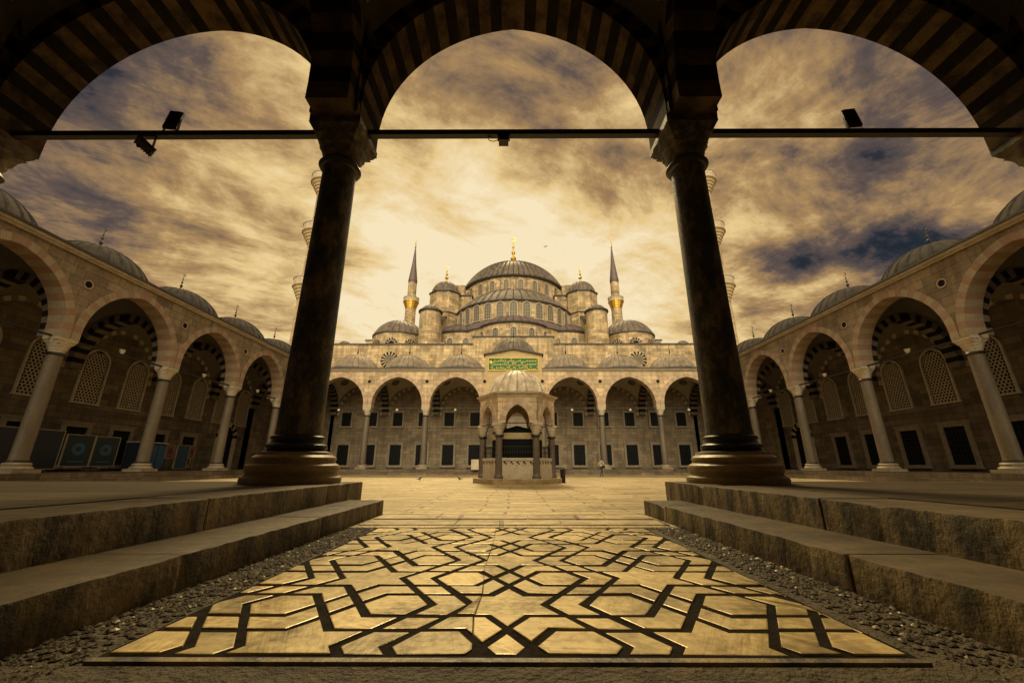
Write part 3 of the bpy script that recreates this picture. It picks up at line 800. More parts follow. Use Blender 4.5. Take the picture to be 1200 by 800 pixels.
# raised front of the middle bay: pediment, lead edge, gilt inscription
m = MB(); yf = YF - .45
m.quad([(-3.5, yf, 14.08), (3.5, yf, 14.08), (3.45, yf, 14.12), (0, yf, 14.78), (-3.45, yf, 14.12)], M['ochre'])
m.quad([(-3.5, yf + .9, 14.08), (3.5, yf + .9, 14.08), (3.45, yf + .9, 14.12), (0, yf + .9, 14.78), (-3.45, yf + .9, 14.12)], M['ochre'])
for sx in (1, -1):
    m.quad([(sx * 3.5, yf, ZC - .3), (sx * 3.5, yf + .9, ZC - .3), (sx * 3.5, yf + .9, 14.1), (sx * 3.5, yf, 14.1)], M['ochre'])
ped = m.build('pediment', far)
m = MB()
for sx in (1, -1):
    q = [(sx * 3.7, 14.02), (0, 14.76), (0, 14.95), (sx * 3.7, 14.2)]
    for y in (yf - .3, yf + 1.): m.quad([(x, y, z) for x, z in q], M['lead_dark'])
    for i in range(4): (xa, za), (xb, zb) = q[i], q[(i + 1) % 4]; m.quad([(xa, yf - .3, za), (xb, yf - .3, zb), (xb, yf + 1., zb), (xa, yf + 1., za)], M['lead_dark'])
m.build('lead_edge', ped)
m = MB(); m.box(-3.5, 3.5, yf + .9, YH, ZC, 13.95, M['ochre'], M['lead']); m.build('roof_block', far)
dome(far, 0, YF + 3.3, 14.55, 3.0, 2.7, M['lead'], 28, finz=0., label='taller lead dome over the middle bay')
def inscription():
    rg = random.Random(21); y = yf - .02
    m = MB(); m.box(-3.05, 3.05, y - .06, y, 12.16, 13.62, M['green'])
    o = m.build('inscription_panel', far)
    m = MB()
    for a, b_, c_, d_ in ((-3.12, 3.12, 12.06, 12.16), (-3.12, 3.12, 13.62, 13.72), (-3.12, -3.04, 12.16, 13.62), (3.04, 3.12, 12.16, 13.62)): m.box(a, b_, y - .11, y, c_, d_, M['yellow'])
    m.build('frame', o)
    m = MB()
    def stroke(pts, w):
        for k in range(len(pts) - 1):
            p, q = Vector(pts[k]), Vector(pts[k + 1]); d = (q - p)
            if d.length < 1e-4: continue
            n_ = Vector((-d.y, d.x)).normalized(); t = k / max(1, len(pts) - 1); ww = w * (.55 + .6 * math.sin(PI * min(1, t + .2)))
            P = [p + n_ * ww, q + n_ * ww, q - n_ * ww, p - n_ * ww]
            dd = rg.uniform(.0, .012)
            m.quad([(v.x, y - .075 - dd, v.y) for v in P], M['yellow'])
    for row, zb in enumerate((12.30, 12.78, 13.2)):
        x = 2.9
        while x > -2.75:
            kind = rg.random()
            if kind < .42:
                h = rg.uniform(.28, .42); stroke([(x, zb), (x + .015, zb + h)], .026); x -= rg.uniform(.10, .17)
            elif kind < .75:
                R = rg.uniform(.09, .19)
                stroke([(x - R + R * math.cos(t), zb + .05 + R * .7 * math.sin(t)) for t in [(-PI * i / 8) for i in range(9)]], .030); x -= 2 * R + .03
            else:
                R = .06; stroke([(x - R + R * math.cos(t), zb + .1 + R * math.sin(t)) for t in [(2 * PI * i / 8) for i in range(9)]], .024); stroke([(x, zb + .06), (x - .3, zb + .03)], .026); x -= .32
            if rg.random() < .4: cx, cz = x + rg.uniform(-.05, .1), zb + rg.choice((.3, -.07)); m.quad([(cx, y - .09, cz - .03), (cx + .03, y - .09, cz), (cx, y - .09, cz + .03), (cx - .03, y - .09, cz)], M['yellow'])
    # round emblem at the left end
    for k in range(16):
        a0, a1 = 2 * PI * k / 16, 2 * PI * (k + 1) / 16; m.quad([(-2.8, y - .1, 13.15), (-2.8 + .17 * math.cos(a0), y - .1, 13.15 + .2 * math.sin(a0)), (-2.8 + .17 * math.cos(a1), y - .1, 13.15 + .2 * math.sin(a1))], M['yellow'])
    m.build('calligraphy', o)
inscription()

# --- side wings
wings = []
for side, lab in ((-1, 'left arcade of the court with red and cream arches and notice boards under it'), (1, 'right arcade of the court with red and cream arches and empty floor under it')):
    w_, F_, wl_ = wing('side_portico', (side * XS, YN, 0), (0, 1, 0), (side, 0, 0), 6, BS, XW - XS, lab, corner=False)
    wings.append(w_)
    for i in range(0, 6): put_column(w_, side * XS, YN + i * BS, ZS)
    G = lambda s, d, z, side=side: Vector((side * (XW - d), YN + s, z))
    for b in range(6):
        for q in (-.25, .25):
            s = (b + .5 + q) * BS
            put_window(w_, WL, side * XW, YN + s, 5.4, rz=(PI / 2 if side > 0 else -PI / 2) * 1.) if False else None
            o = link('window', WL[0], w_, (side * XW, YN + s, 5.4), rz=(-PI / 2 if side > 0 else PI / 2)); link('frame', WL[1], o)
            if b != 5: rect_window(w_, G, s, 1.05, 3.65, 1.5, .26)
    # arched doorway in the last bay
    s = 5.5 * BS
    Hd = lambda ss, d, z, G=G: G(ss, .06 - d, z)
    m = MB(); P = arch_prof(1.05, 0, .1, 1.15, 8)
    m.quad([G(s - 1.05, .02, ZS), G(s + 1.05, .02, ZS)] + [G(s + x, .02, 3.8 + z) for x, z in reversed(P)], M['dark']); dr = m.build('door', w_)
    arch_ring(Hd, 1.05, .5, .02, 3.8, M['vous_a'], M['near_b'], stilt=.1, rise=1.15, n=6, proud=.12, parent=dr, cen=s, name='door_arch')
    for q in (-1.3, 1.3):
        m = MB()
        s0, s1 = s + q - .25, s + q + .25
        P = [G(s0, 0, ZS), G(s1, 0, ZS), G(s1, .14, ZS), G(s0, .14, ZS), G(s0, 0, 3.8), G(s1, 0, 3.8), G(s1, .14, 3.8), G(s0, .14, 3.8)]
        for f_ in ((0, 1, 5, 4), (1, 2, 6, 5), (2, 3, 7, 6), (3, 0, 4, 7)): m.quad([P[j] for j in f_], M['trim'])
        m.build('jamb', dr)
    # corner bays: plain vaulted block closing the wing against the hall
    m = MB(); xs_ = sorted((side * (XS + .5), side * (XW + .8))); m.box(xs_[0], xs_[1], YF + .5, YH + .8, ZC - .05, ZC + .1, M['lead'])
    m.box(*sorted((side * XW, side * (XW + .8))), YF - .5, YH + .8, 0, ZC - .1, M['wall'])
    m.build('corner_block', w_)
    m = MB(); m.box(*sorted((side * XS, side * XW)), YH, YH + .8, 0, ZC - .1, M['wall']); m.build('corner_wall', w_)
    c0 = (side * (XS + 3.5), YF + 3.5)
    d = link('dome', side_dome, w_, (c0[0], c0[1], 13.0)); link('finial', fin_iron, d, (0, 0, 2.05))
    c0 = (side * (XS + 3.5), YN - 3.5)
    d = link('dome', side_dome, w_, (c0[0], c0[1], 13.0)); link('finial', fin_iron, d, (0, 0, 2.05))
    m = MB(); m.box(*sorted((side * (XS + .3), side * (XW + .8))), YN - 7.8, YN - .3, ZC - .1, ZC + .1, M['lead']); m.build('corner_roof', w_)

# --- near wing over the camera
near, Fn, wall_near = wing('near_portico', (-XS, YN, 0), (1, 0, 0), (0, -1, 0), 7, B, 7.05, 'dark near arcade framing the view with striped arches on two tall columns', near=True, bounds=[XS + q for q in (-24.5, -17.9, -10.95, -3.5, 3.5, 10.95, 17.9, 24.5)])
colN = col_meshes(.335, ZSP - .722, .78, .5, (M['shaft'], M['near_capital'], M['base'], M['bronze']), big=True)
for x in (-17.9, -10.95, -3.5, 3.5, 10.95, 17.9): put_column(near, x, YN, .722, colN, .78, ZSP - .722)
# striped imposts above the near capitals (courses of dark and cream stone)
for x in (-10.95, -3.5, 3.5, 10.95):
    m = MB()
    for k in range(9):
        z0 = ZSP + .25 + k * .36
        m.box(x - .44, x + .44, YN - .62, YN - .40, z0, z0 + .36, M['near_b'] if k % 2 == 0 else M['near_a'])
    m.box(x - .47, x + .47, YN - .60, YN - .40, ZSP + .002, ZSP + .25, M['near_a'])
    m.build('pier', near)

# ================================================================== PRAYER HALL
hall = empty('mosque', (0, YH + 5, 0), label='great stone mosque behind the court with cascading grey lead domes', cat='mosque')
hall.location = (0, 0, 0)
mcyl = lambda nm, c, r, bh=.45: masonry(nm, (.58, .465, .29), (.46, .365, .225), (.22, .17, .12), 1.0, bh, mode='cyl', centre=c, rad=r, stain=.75)
m = MB(); m.box(-27, 27, YH + .01, YH + 3, ZS, 17.65, M['hall']); m.build('front_wall', hall)
m = MB(); m.box(-27.1, -5.85, YH - .12, YH + 3.1, 17.65, 17.82, M['lead_dark']); m.box(5.85, 27.1, YH - .12, YH + 3.1, 17.65, 17.82, M['lead_dark']); m.build('wall_coping', hall)
m = MB(); m.box(-5.8, 5.8, YH - .04, YH + 2.9, ZC + 1, 18.75, M['hall']); o = m.build('raised_wall', hall)
m = MB(); m.box(-5.95, 5.95, YH - .18, YH + 3, 18.75, 18.92, M['lead_dark']); m.build('wall_coping', o)
# pilaster strips and rosette windows on the front wall
for sx in (1, -1):
    m = MB()
    m.box(*sorted((sx * 6.6, sx * 7.4)), YH - .1, YH, ZC, 17.6, M['hall'])
    m.build('pilaster', hall)
    cx, cz = sx * 17.7, 15.35; m = MB()
    for k in range(28):
        a0, a1 = 2 * PI * k / 28, 2 * PI * (k + 1) / 28
        P = lambda a, r, d: (cx + r * math.cos(a), YH - d, cz + r * math.sin(a))
        m.quad([P(a0, 0, .02), P(a0, .75, .02), P(a1, .75, .02)], M['dark'])
        r = 1.25 if k % 2 == 0 else 1.02
        m.quad([P(a0, .75, .09), P(a1, .75, .09), P(a1, r, .09), P(a0, r, .09)], M['near_b'] if k % 2 == 0 else M['vous_a'])
    for k in range(-4, 5):
        for sg in (1, -1):
            t = k * .17; l = math.sqrt(max(0, .74 ** 2 - t * t)) ; c_, s_ = math.cos(PI / 4), sg * math.sin(PI / 4)
            m.tube((cx + t * -s_ - l * c_, YH - .06, cz + t * c_ - l * s_), (cx + t * -s_ + l * c_, YH - .06, cz + t * c_ + l * s_), .028, .028, M['lattice'], 4)
    m.build('rosette_window', hall)
    # little cupola
    dome(hall, sx * 25.4, 57.4, 17.95, .95, .95, M['lead'], 12, fin=None, name='cupola', drum=.5, drum_mat=M['hall'])
# masses
m = MB(); m.box(-25, 25, 58.2, 104, 0, 17.5, M['hall'], M['lead']); m.box(-13.6, 13.6, 68.5, 92, 17, 30.6, M['hall'], M['lead'])
m.box(-18, 18, 66, 96, 17, 21.5, M['hall'], M['lead']); m.build('main_block', hall)

def ring_windows(parent, c, R, z, degs, ms):
    for d in degs:
        a = math.radians(-90 + d); o = link('window', ms[0], parent, (c[0] + (R + .01) * math.cos(a) - parent.location.x, c[1] + (R + .01) * math.sin(a) - parent.location.y, z - parent.location.z), rz=math.radians(d)); link('frame', ms[1], o)

# main dome
c = (0, 77); Rm = 10.2
m = MB(); m.lathe([(Rm, 29.5), (Rm, 34.5)], mcyl('drum_stone', c, Rm), c, 120); dr = m.build('main_drum', hall, 30)
md = MB(); md.lathe(dome_prof(10.4, 6.7, 34.75, 16, .25), M['lead'], c, n=640, rib=10, ribh=.24)
md.lathe([(10.15, 34.3), (10.6, 34.45), (10.7, 34.68), (10.55, 34.72)], M['lead_dark'], c, 120)
mdo = md.build('main_dome', hall, 35); 
bigfin = finial_mesh(7.8, M['gold'], fat=1.15); link('finial', bigfin, mdo, (c[0], c[1], 41.35))
ring_windows(dr, c, Rm, 31.5, [7.5 + 15 * k for k in range(-6, 6)], WD)
m = MB()
for k in range(-6, 7):
    a = math.radians(-90 + 15 * k); ex = 2.3 if abs(k) >= 4 else .45; ca, sa = math.cos(a), math.sin(a)
    P = lambda r, t, z: (c[0] + r * ca - t * sa, c[1] + r * sa + t * ca, z)
    for (r0, r1, z0, z1) in ((Rm - .1, Rm + ex, 30, 33.6 if ex < 1 else 32.4),):
        m.quad([P(r1, -.35, z0), P(r1, .35, z0), P(r1, .35, z1), P(r1, -.35, z1)], M['hall'])
        m.quad([P(r1, -.35, z1), P(r1, .35, z1), P(r0, .35, 34.1), P(r0, -.35, 34.1)], M['lead'])
        for t in (-.35, .35): m.quad([P(r0, t, z0), P(r1, t, z0), P(r1, t, z1), P(r0, t, 34.1)], M['hall'])
m.build('buttress', dr)
# front semi-dome
def semi(cx, cy, R, z0, z1, h, name, rib, mats=None, win=None, winz=0, ms=WD, a0=PI, a1=2 * PI, lead=M['lead'], n=None):
    n = n or rib * 10
    m = MB(); m.lathe([(R, z0), (R, z1)], mcyl(name + '_stone', (cx, cy), R), (cx, cy), n, a0, a1); w = m.build(name + '_wall', hall, 30)
    m = MB(); m.lathe([(R - .02, z1 - .12), (R + .25, z1), (R + .3, z1 + .2), (R + .1, z1 + .25)], M['lead_dark'], (cx, cy), n, a0, a1)
    pr = dome_prof(R + .1, h, z1 + .25, 12, .1)[2:]
    m.lathe(pr, lead, (cx, cy), n, a0, a1, rib=10, ribh=.16); m.build(name, hall, 35)
    if win: ring_windows(w, (cx, cy), R, winz, win, ms)
semi(0, 70, 10.7, 20, 26.4, 5.3, 'semi_dome', 24, win=[11.4 * k for k in range(-7, 8)], winz=23.45, ms=WD2)
semi(0, 63.6, 6.3, 16, 21.95, 2.7, 'exedra', 16, win=[-52, -26, 0, 26, 52], winz=18.9, lead=M['lead_purple'])
for sx in (1, -1):
    semi(sx * 8.7, 67.2, 6.0, 16, 21.75, 2.5, 'exedra', 16, win=[-40, -15, 10, 35], winz=18.4, lead=M['lead_purple'])
m = MB(); m.lathe([(11.6, 21.9), (11.2, 22.6), (10.6, 23.45)], M['lead_purple'], (0, 70), 96, PI, 2 * PI); m.lathe([(11.3, 16), (11.3, 22.0)], M['hall'], (0, 70), 96, PI, 2 * PI)
m.build('semi_dome_skirt', hall, 30)
for sx in (1, -1):
    # weight tower
    cx, cy = sx * 12.4, 67.2
    m = MB(); m.lathe([(3.0, 16), (3.0, 26.4), (2.85, 26.5), (2.85, 30.5)], M['hall'], (cx, cy), 8, PI / 8, 2 * PI + PI / 8)
    m.lathe([(3.0, 26.3), (3.15, 26.35), (3.15, 26.55), (2.85, 26.6)], M['lead_dark'], (cx, cy), 8, PI / 8, 2 * PI + PI / 8)
    m.lathe([(2.85, 30.4), (3.05, 30.5), (3.05, 30.7), (2.7, 30.75)], M['lead_dark'], (cx, cy), 8, PI / 8, 2 * PI + PI / 8)
    tw = m.build('weight_tower', hall)
    dome(tw, cx, cy, 30.75, 2.5, 2.5, M['lead'], 20, fin=finial_mesh(3.6, M['gold'], fat=1.4), name='tower_dome')
    # corner roof ledges and stepped buttresses between tower and drum
    m = MB(); m.box(*sorted((sx * 7.6, sx * 13.2)), 67.4, 76, 26, 30.7, M['hall']); m.box(*sorted((sx * 7.4, sx * 13.4)), 67.2, 76, 30.7, 30.9, M['lead_dark'])
    m.box(*sorted((sx * 9.3, sx * 12.0)), 69.5, 76, 30.9, 33.9, M['hall'], M['lead']); m.build('buttress_block', hall)
    m = MB(); ms = arched_window_mesh(1.5, 2.2)
    # small front turret
    cx, cy = sx * 13.4, 60.3
    m = MB(); m.lathe([(1.72, 16), (1.72, 24.6)], mcyl('turret_stone', (cx, cy), 1.7), (cx, cy), 36)
    m.lathe([(1.72, 24.45), (1.95, 24.6), (1.95, 24.8), (1.6, 24.85)], M['lead_dark'], (cx, cy), 36)
    tw = m.build('turret', hall, 30); dome(tw, cx, cy, 24.85, 1.55, 1.0, M['lead'], 14, fin=None, name='turret_dome')
    # sloping buttress wall from turret up to the tower
    m = MB(); xa, xb = sorted((sx * 11.6, sx * 13.0))
    prof = [(60.4, 16), (66, 16), (66, 25.6), (63.5, 25.2), (60.4, 22.6)]
    for x in (xa, xb): m.quad([(x, y, z) for y, z in prof], M['hall'])
    for (p, q) in zip(prof, prof[1:] + prof[:1]): m.quad([(xa, *p), (xb, *p), (xb, *q), (xa, *q)], M['hall'])
    for (p, q) in ((prof[2], prof[3]), (prof[3], prof[4])):
        m.quad([(xa - .15, p[0], p[1] + .15), (xb + .15, p[0], p[1] + .15), (xb + .15, q[0], q[1] + .15), (xa - .15, q[0], q[1] + .15)], M['lead_dark'])
        m.quad([(xa - .15, p[0], p[1] - .05), (xa - .15, q[0], q[1] - .05), (xa - .15, q[0], q[1] + .15), (xa - .15, p[0], p[1] + .15)], M['lead_dark'])
        m.quad([(xb + .15, p[0], p[1] - .05), (xb + .15, q[0], q[1] - .05), (xb + .15, q[0], q[1] + .15), (xb + .15, p[0], p[1] + .15)], M['lead_dark'])
    m.build('buttress_wall', hall)
    m = MB(); m.box(*sorted((sx * 11.0, sx * 15.0)), 60.5, 66, 16, 19.7, M['hall'], M['lead']); m.build('side_block', hall)
    # corner dome on its low octagon
    cx, cy = sx * 19.0, 63.5
    m = MB(); m.box(*sorted((sx * 14, sx * 24.6)), 63.5, 70, 16, 20.9, M['hall']); m.box(*sorted((sx * 13.9, sx * 24.8)), 63.4, 70.1, 20.9, 21.1, M['lead_dark'])
    m.build('corner_block', hall)
    dome(hall, cx, cy, 21.3, 4.25, 2.9, M['lead'], 28, fin=None, name='corner_dome', drum=3.8, drum_mat=M['hall'], oct_=False)
    for q in (-38, 0, 38):
        m = MB(); a = math.radians(-90 + q); X, Y = cx + 4.28 * math.cos(a), cy + 4.28 * math.sin(a); ux, uy = -math.sin(a), math.cos(a)
        for k in range(12):
            a0, a1 = PI * k / 12, PI * (k + 1) / 12; r = .95 if k % 2 else .7
            P = lambda a_, rr: (X + ux * rr * math.cos(a_) + .1 * math.cos(a), Y + uy * rr * math.cos(a_) + .1 * math.sin(a), 19.1 + rr * math.sin(a_))
            m.quad([P(a0, .42), P(a1, .42), P(a1, r), P(a0, r)], M['near_b'] if k % 2 else M['vous_a']); m.quad([P(a0, 0), P(a0, .42), P(a1, .42)], M['dark'])
        m.build('lunette_window', hall)
# side turrets by the drum
for sx in (1, -1):
    m = MB(); m.lathe([(1.0, 30), (1.0, 32.6)], M['hall'], (sx * 11.4, 72.5), 8); m.build('pinnacle', hall)

# ================================================================== MINARETS
def minaret(x, y, label, gilt=False):
    root = empty('minaret', (x, y, 0), label=label, cat='minaret', group='minarets of the mosque')
    segs = [(0, 27.3, 1.55, 1.25), (27.3, 36.8, 1.2, 1.1), (36.8, 46.4, 1.06, 1.02), (46.4, 53, 1.0, .98)] if not gilt else [(0, 27.3, 1.9, 1.7), (27.3, 36.8, 1.7, 1.6), (36.8, 46.4, 1.55, 1.45), (46.4, 53, 1.25, 1.2)]
    m = MB()
    for z0, z1, r0, r1 in segs: m.lathe([(r0, z0), (r1, z1)], M['hall'], n=16)
    m.lathe([(segs[-1][3], 52.3), (segs[-1][3] + .08, 52.35), (segs[-1][3] + .08, 52.9), (segs[-1][3], 53)], M['lead_purple'], n=16)
    if gilt:
        m.lathe([(1.5, 40), (1.5, 44)], M['hall'], n=16)
    m.build('shaft', root, 30)
    for zb in (27.3, 36.8, 46.4):
        r = [s[3] for s in segs if s[1] == zb][0]
        if zb == 46.4 and gilt: r = 1.45
        b = MB(); R = 2.28
        pr = []
        for k in range(5):
            t0 = k / 5; rr0 = r + (R - .1 - r) * t0; rr1 = r + (R - .1 - r) * (k + 1) / 5; z = zb - 2.6 + 2.2 * t0
            pr += [(rr0, z), (rr0 + (rr1 - rr0) * .3, z + .3), (rr1, z + .42), (rr1, z + .44)]
        b.lathe(pr + [(R, zb - .35), (R, zb - .2), (R - .08, zb - .18)], M['gold'] if (gilt and zb == 46.4) else M['ochre'], n=16)
        b.lathe([(R - .08, zb - .2), (R - .08, zb + .9), (R, zb + .92), (R, zb + 1.02), (R - .2, zb + 1.04), (R - .2, zb - .1), (r, zb - .1)], M['trim'], n=16)
        b.build('balcony', root, 20)
    s = MB(); s.lathe([(segs[-1][3] + .14, 52.95), (segs[-1][3] + .1, 53.15), (.62, 58.5), (.10, 64.6)], M['lead_purple'], n=20); sp = s.build('spire', root, 30)
    link('finial', finial_mesh(3.2, M['gold']), sp, (0, 0, 64.4))
    return root
minaret(-29.7, 107, 'slender far minaret with gilded balcony left of the domes', True)
minaret(29.7, 107, 'slender far minaret with gilded balcony right of the domes', True)
minaret(-31.7, 56.3, 'three balconied minaret mostly hidden behind the left near column')
minaret(31.7, 56.3, 'three balconied minaret mostly hidden behind the right near column')

# ================================================================== FOUNTAIN
def fountain():
    cx, cy = .22, 24.8; s = 2.07
    root = empty('fountain', (cx, cy, 0), label='hexagonal domed ablution fountain in the middle of the court', cat='fountain')
    hexp = lambda R, k: (R * math.cos(k * PI / 3), R * math.sin(k * PI / 3))
    m = MB(); m.lathe([(0.01, .30), (2.55, .30), (2.62, .27), (2.62, .02), (2.68, 0)], M['base'], n=6); m.build('plinth', root)
    r = .19
    sh = MB(); sh.lathe([(r * 1.3, .30), (r * 1.35, .42), (r * 1.1, .5), (r * 1.05, .56), (r, 2.55)], M['dark_column'], n=20); shm = sh.mesh('column', 40)
    cp = capital_mesh('capital', r * .98, .30, .62, M['trim'], 3, M['bronze'])
    for k in range(6):
        x, y = hexp(s, k); o = link('column', shm, root, (x, y, 0)); c_ = link('capital', cp, o, (0, 0, 2.68), rz=k * PI / 3 + PI / 2 * 0)
    wl = MB(); zt = 4.95
    for k in range(6):
        p0 = Vector((*hexp(s, k), 0)); p1 = Vector((*hexp(s, k + 1), 0)); U = (p1 - p0).normalized(); mid = (p0 + p1) / 2; Nn = Vector((-U.y, U.x, 0))
        if Nn.dot(mid) > 0: Nn = -Nn
        F = lambda ss, d, z, mid=mid, U=U, Nn=Nn: mid + U * ss + Nn * (d - .20) + Vector((0, 0, z))
        arch_ring(F, s / 2 - .37, .36, .34, 3.3, M['vous_a'], M['vous_b'], stilt=.12, rise=.92, n=5, proud=.05, parent=root, cen=0.)
        spandrel(wl, F, s + .19, s / 2 - .37, .36, .34, 3.3, zt - .1, M['face'], cen=0., stilt=.12, rise=.92, n=5)
    wl.build('arcade_wall', root)
    m = MB(); m.lathe([(2.30, zt - .22), (2.36, zt - .15), (2.38, zt - .05), (2.50, zt + .0), (2.54, zt + .09), (2.2, zt + .13)], M['trim'], n=6); m.build('cornice', root)
    m = MB()
    for k in range(6):       # low carved parapet panels between the columns
        p0 = Vector((*hexp(s, k), 0)); p1 = Vector((*hexp(s, k + 1), 0)); U = (p1 - p0).normalized(); mid = (p0 + p1) / 2; Nn = Vector((U.y, -U.x, 0))
        if Nn.dot(mid) < 0: Nn = -Nn
        pn = MB(); h = s / 2 - .16
        def bx(a, b, d0, d1, z0, z1, mat):
            P = [mid + U * a_ + Nn * d_ + Vector((0, 0, z_)) for z_ in (z0, z1) for a_, d_ in ((a, d0), (b, d0), (b, d1), (a, d1))]
            for q in ((0, 3, 2, 1), (4, 5, 6, 7), (0, 1, 5, 4), (1, 2, 6, 5), (2, 3, 7, 6), (3, 0, 4, 7)): pn.quad([P[j] for j in q], mat)
        bx(-h, h, -.06, .06, .3, 1.38, M['trim']); bx(-h, h, .06, .085, .3, .5, M['trim']); bx(-h, h, .06, .09, 1.26, 1.4, M['trim'])
        for q in (-.62, -.3, 0, .3, .62):
            bx(q * h / .75 - .05, q * h / .75 + .05, .062, .078, 1.13, 1.21, M['near_b']); bx(q * h / .75 + .05, q * h / .75 + .11, .062, .078, 1.06, 1.13, M['near_b'])
        pn.build('parapet_panel', root)
        gl = MB()
        def bx2(a, b, d0, d1, z0, z1, mat):
            P = [mid + U * a_ + Nn * d_ + Vector((0, 0, z_)) for z_ in (z0, z1) for a_, d_ in ((a, d0), (b, d0), (b, d1), (a, d1))]
            for q in ((0, 3, 2, 1), (4, 5, 6, 7), (0, 1, 5, 4), (1, 2, 6, 5), (2, 3, 7, 6), (3, 0, 4, 7)): gl.quad([P[j] for j in q], mat)
        for j in range(13):
            a = -h + 2 * h * j / 12; bx2(a - .008, a + .008, -.01, .01, 1.4, 2.0, M['iron'])
        bx2(-h, h, -.015, .015, 2.0, 2.04, M['iron']); bx2(-h, h, -.012, .012, 1.7, 1.72, M['iron']); bx2(-h, h, -.02, .02, 3.28, 3.33, M['iron'])
        gl.build('grille', root)
    m = MB(); m.lathe([(1.45, .3), (1.5, .5), (1.5, 2.9), (1.2, 3.0), (.1, 3.3)], M['dark'], n=6); m.build('inner_basin', root)
    m = MB(); m.lathe([(1.52, 2.45), (1.53, 2.5), (1.53, 2.75), (1.52, 2.8)], M['ochre'], n=6); m.build('frieze', root)
    dome(root, 0, 0, 5.18, 1.72, 1.55, M['trim_dome'], 20, fin=finial_mesh(.5, M['iron']), name='dome', oct_=False)
M['trim_dome'] = rough_mat('sunbleached_lead', (.66, .57, .43), (.36, .30, .22), 3., .5, .65, lo=.38, hi=.62)
fountain()

# ================================================================== LAMPS AND FITTINGS ON THE TIE ROD
zr = ZSP + .03
def floodlight(x, y, z, rx, rz, w, h, d, label, below=False):
    root = empty('floodlight', (x, y, z), label=label, cat='floodlight')
    m = MB(); sg = -1 if below else 1
    R = Matrix.Rotation(rz, 4, 'Z') @ Matrix.Rotation(rx, 4, 'X')
    b = MB(); b.box(-w / 2, w / 2, -d / 2, d / 2, -h / 2, h / 2, M['iron'])
    for k in range(7): t = -h / 2 + h * (k + .5) / 7; b.box(-w / 2 + .02, w / 2 - .02, -d / 2 - .035, -d / 2, t - .008, t + .008, M['iron'])
    me = b.mesh('housing'); me.transform(R); me.transform(Matrix.Translation((0, 0, sg * (h / 2 + .07)))); link('housing', me, root)
    g = MB(); g.box(-w / 2 + .02, w / 2 - .02, d / 2, d / 2 + .008, -h / 2 + .02, h / 2 - .02, M['pane']); me = g.mesh('lens'); me.transform(R); me.transform(Matrix.Translation((0, 0, sg * (h / 2 + .07)))); link('lens', me, root)
    k = MB(); k.box(-w / 2 - .02, -w / 2 - .006, -.02, .02, min(0, sg * (h / 2 + .09)), max(0, sg * (h / 2 + .09)), M['iron']); k.box(w / 2 + .006, w / 2 + .02, -.02, .02, min(0, sg * (h / 2 + .09)), max(0, sg * (h / 2 + .09)), M['iron']); k.box(-w / 2 - .02, w / 2 + .02, -.02, .02, min(0, sg * .02), max(0, sg * .02), M['iron'])
    k.build('bracket', root)
floodlight(-7.2, YN, zr + .06, math.radians(-8), .12, .27, .50, .05, 'large rectangular floodlight standing on the left iron tie rod')
floodlight(7.12, YN, zr + .06, math.radians(-8), -.12, .27, .50, .05, 'large rectangular floodlight standing on the right iron tie rod')
floodlight(-7.6, YN - .02, zr - .06, math.radians(62), -.6, .30, .34, .05, 'tilted floodlight hanging under the left iron tie rod', True)
root = empty('junction_box', (-.2, YN, zr - .062), label='small black box with a loose wire under the middle tie rod', cat='box')
m = MB(); m.box(-.10, .10, -.09, .09, -.17, 0, M['iron']); m.box(-.13, .13, -.07, .07, -.06, -.02, M['iron']); m.build('casing', root)
m = MB(); pts = [(-.10, 0, -.08), (-.2, 0, -.13), (-.3, 0, -.1), (-.33, .0, -.03), (-.25, 0, .0)]
for p, q in zip(pts, pts[1:]): m.tube(p, q, .008, .008, M['iron'], 5)
m.build('wire', root)

# hanging lamps under the side arcades
for side in (-1, 1):
    for i, b in enumerate((2, 3, 4)):
        y = YN + (b + .5) * BS
        where = ('left', 'right')[side > 0]; dist = ('nearest', 'middle', 'farthest')[i]
        r = empty('hanging_lamp', (side * XS, y, ZSP + .08), label=f'small spotlight on the tie rod of the {where} arcade, {dist} of three', cat='lamp', group='spotlights on the side arcade rods')
        m = MB(); m.lathe([(.02, .0), (.09, .03), (.15, .2), (.16, .28), (.01, .30)], M['trim'], n=14); m.build('shade', r, 30)
        m = MB(); m.tube((0, 0, -.03), (0, 0, .05), .03, .03, M['iron']); m.build('clamp', r)

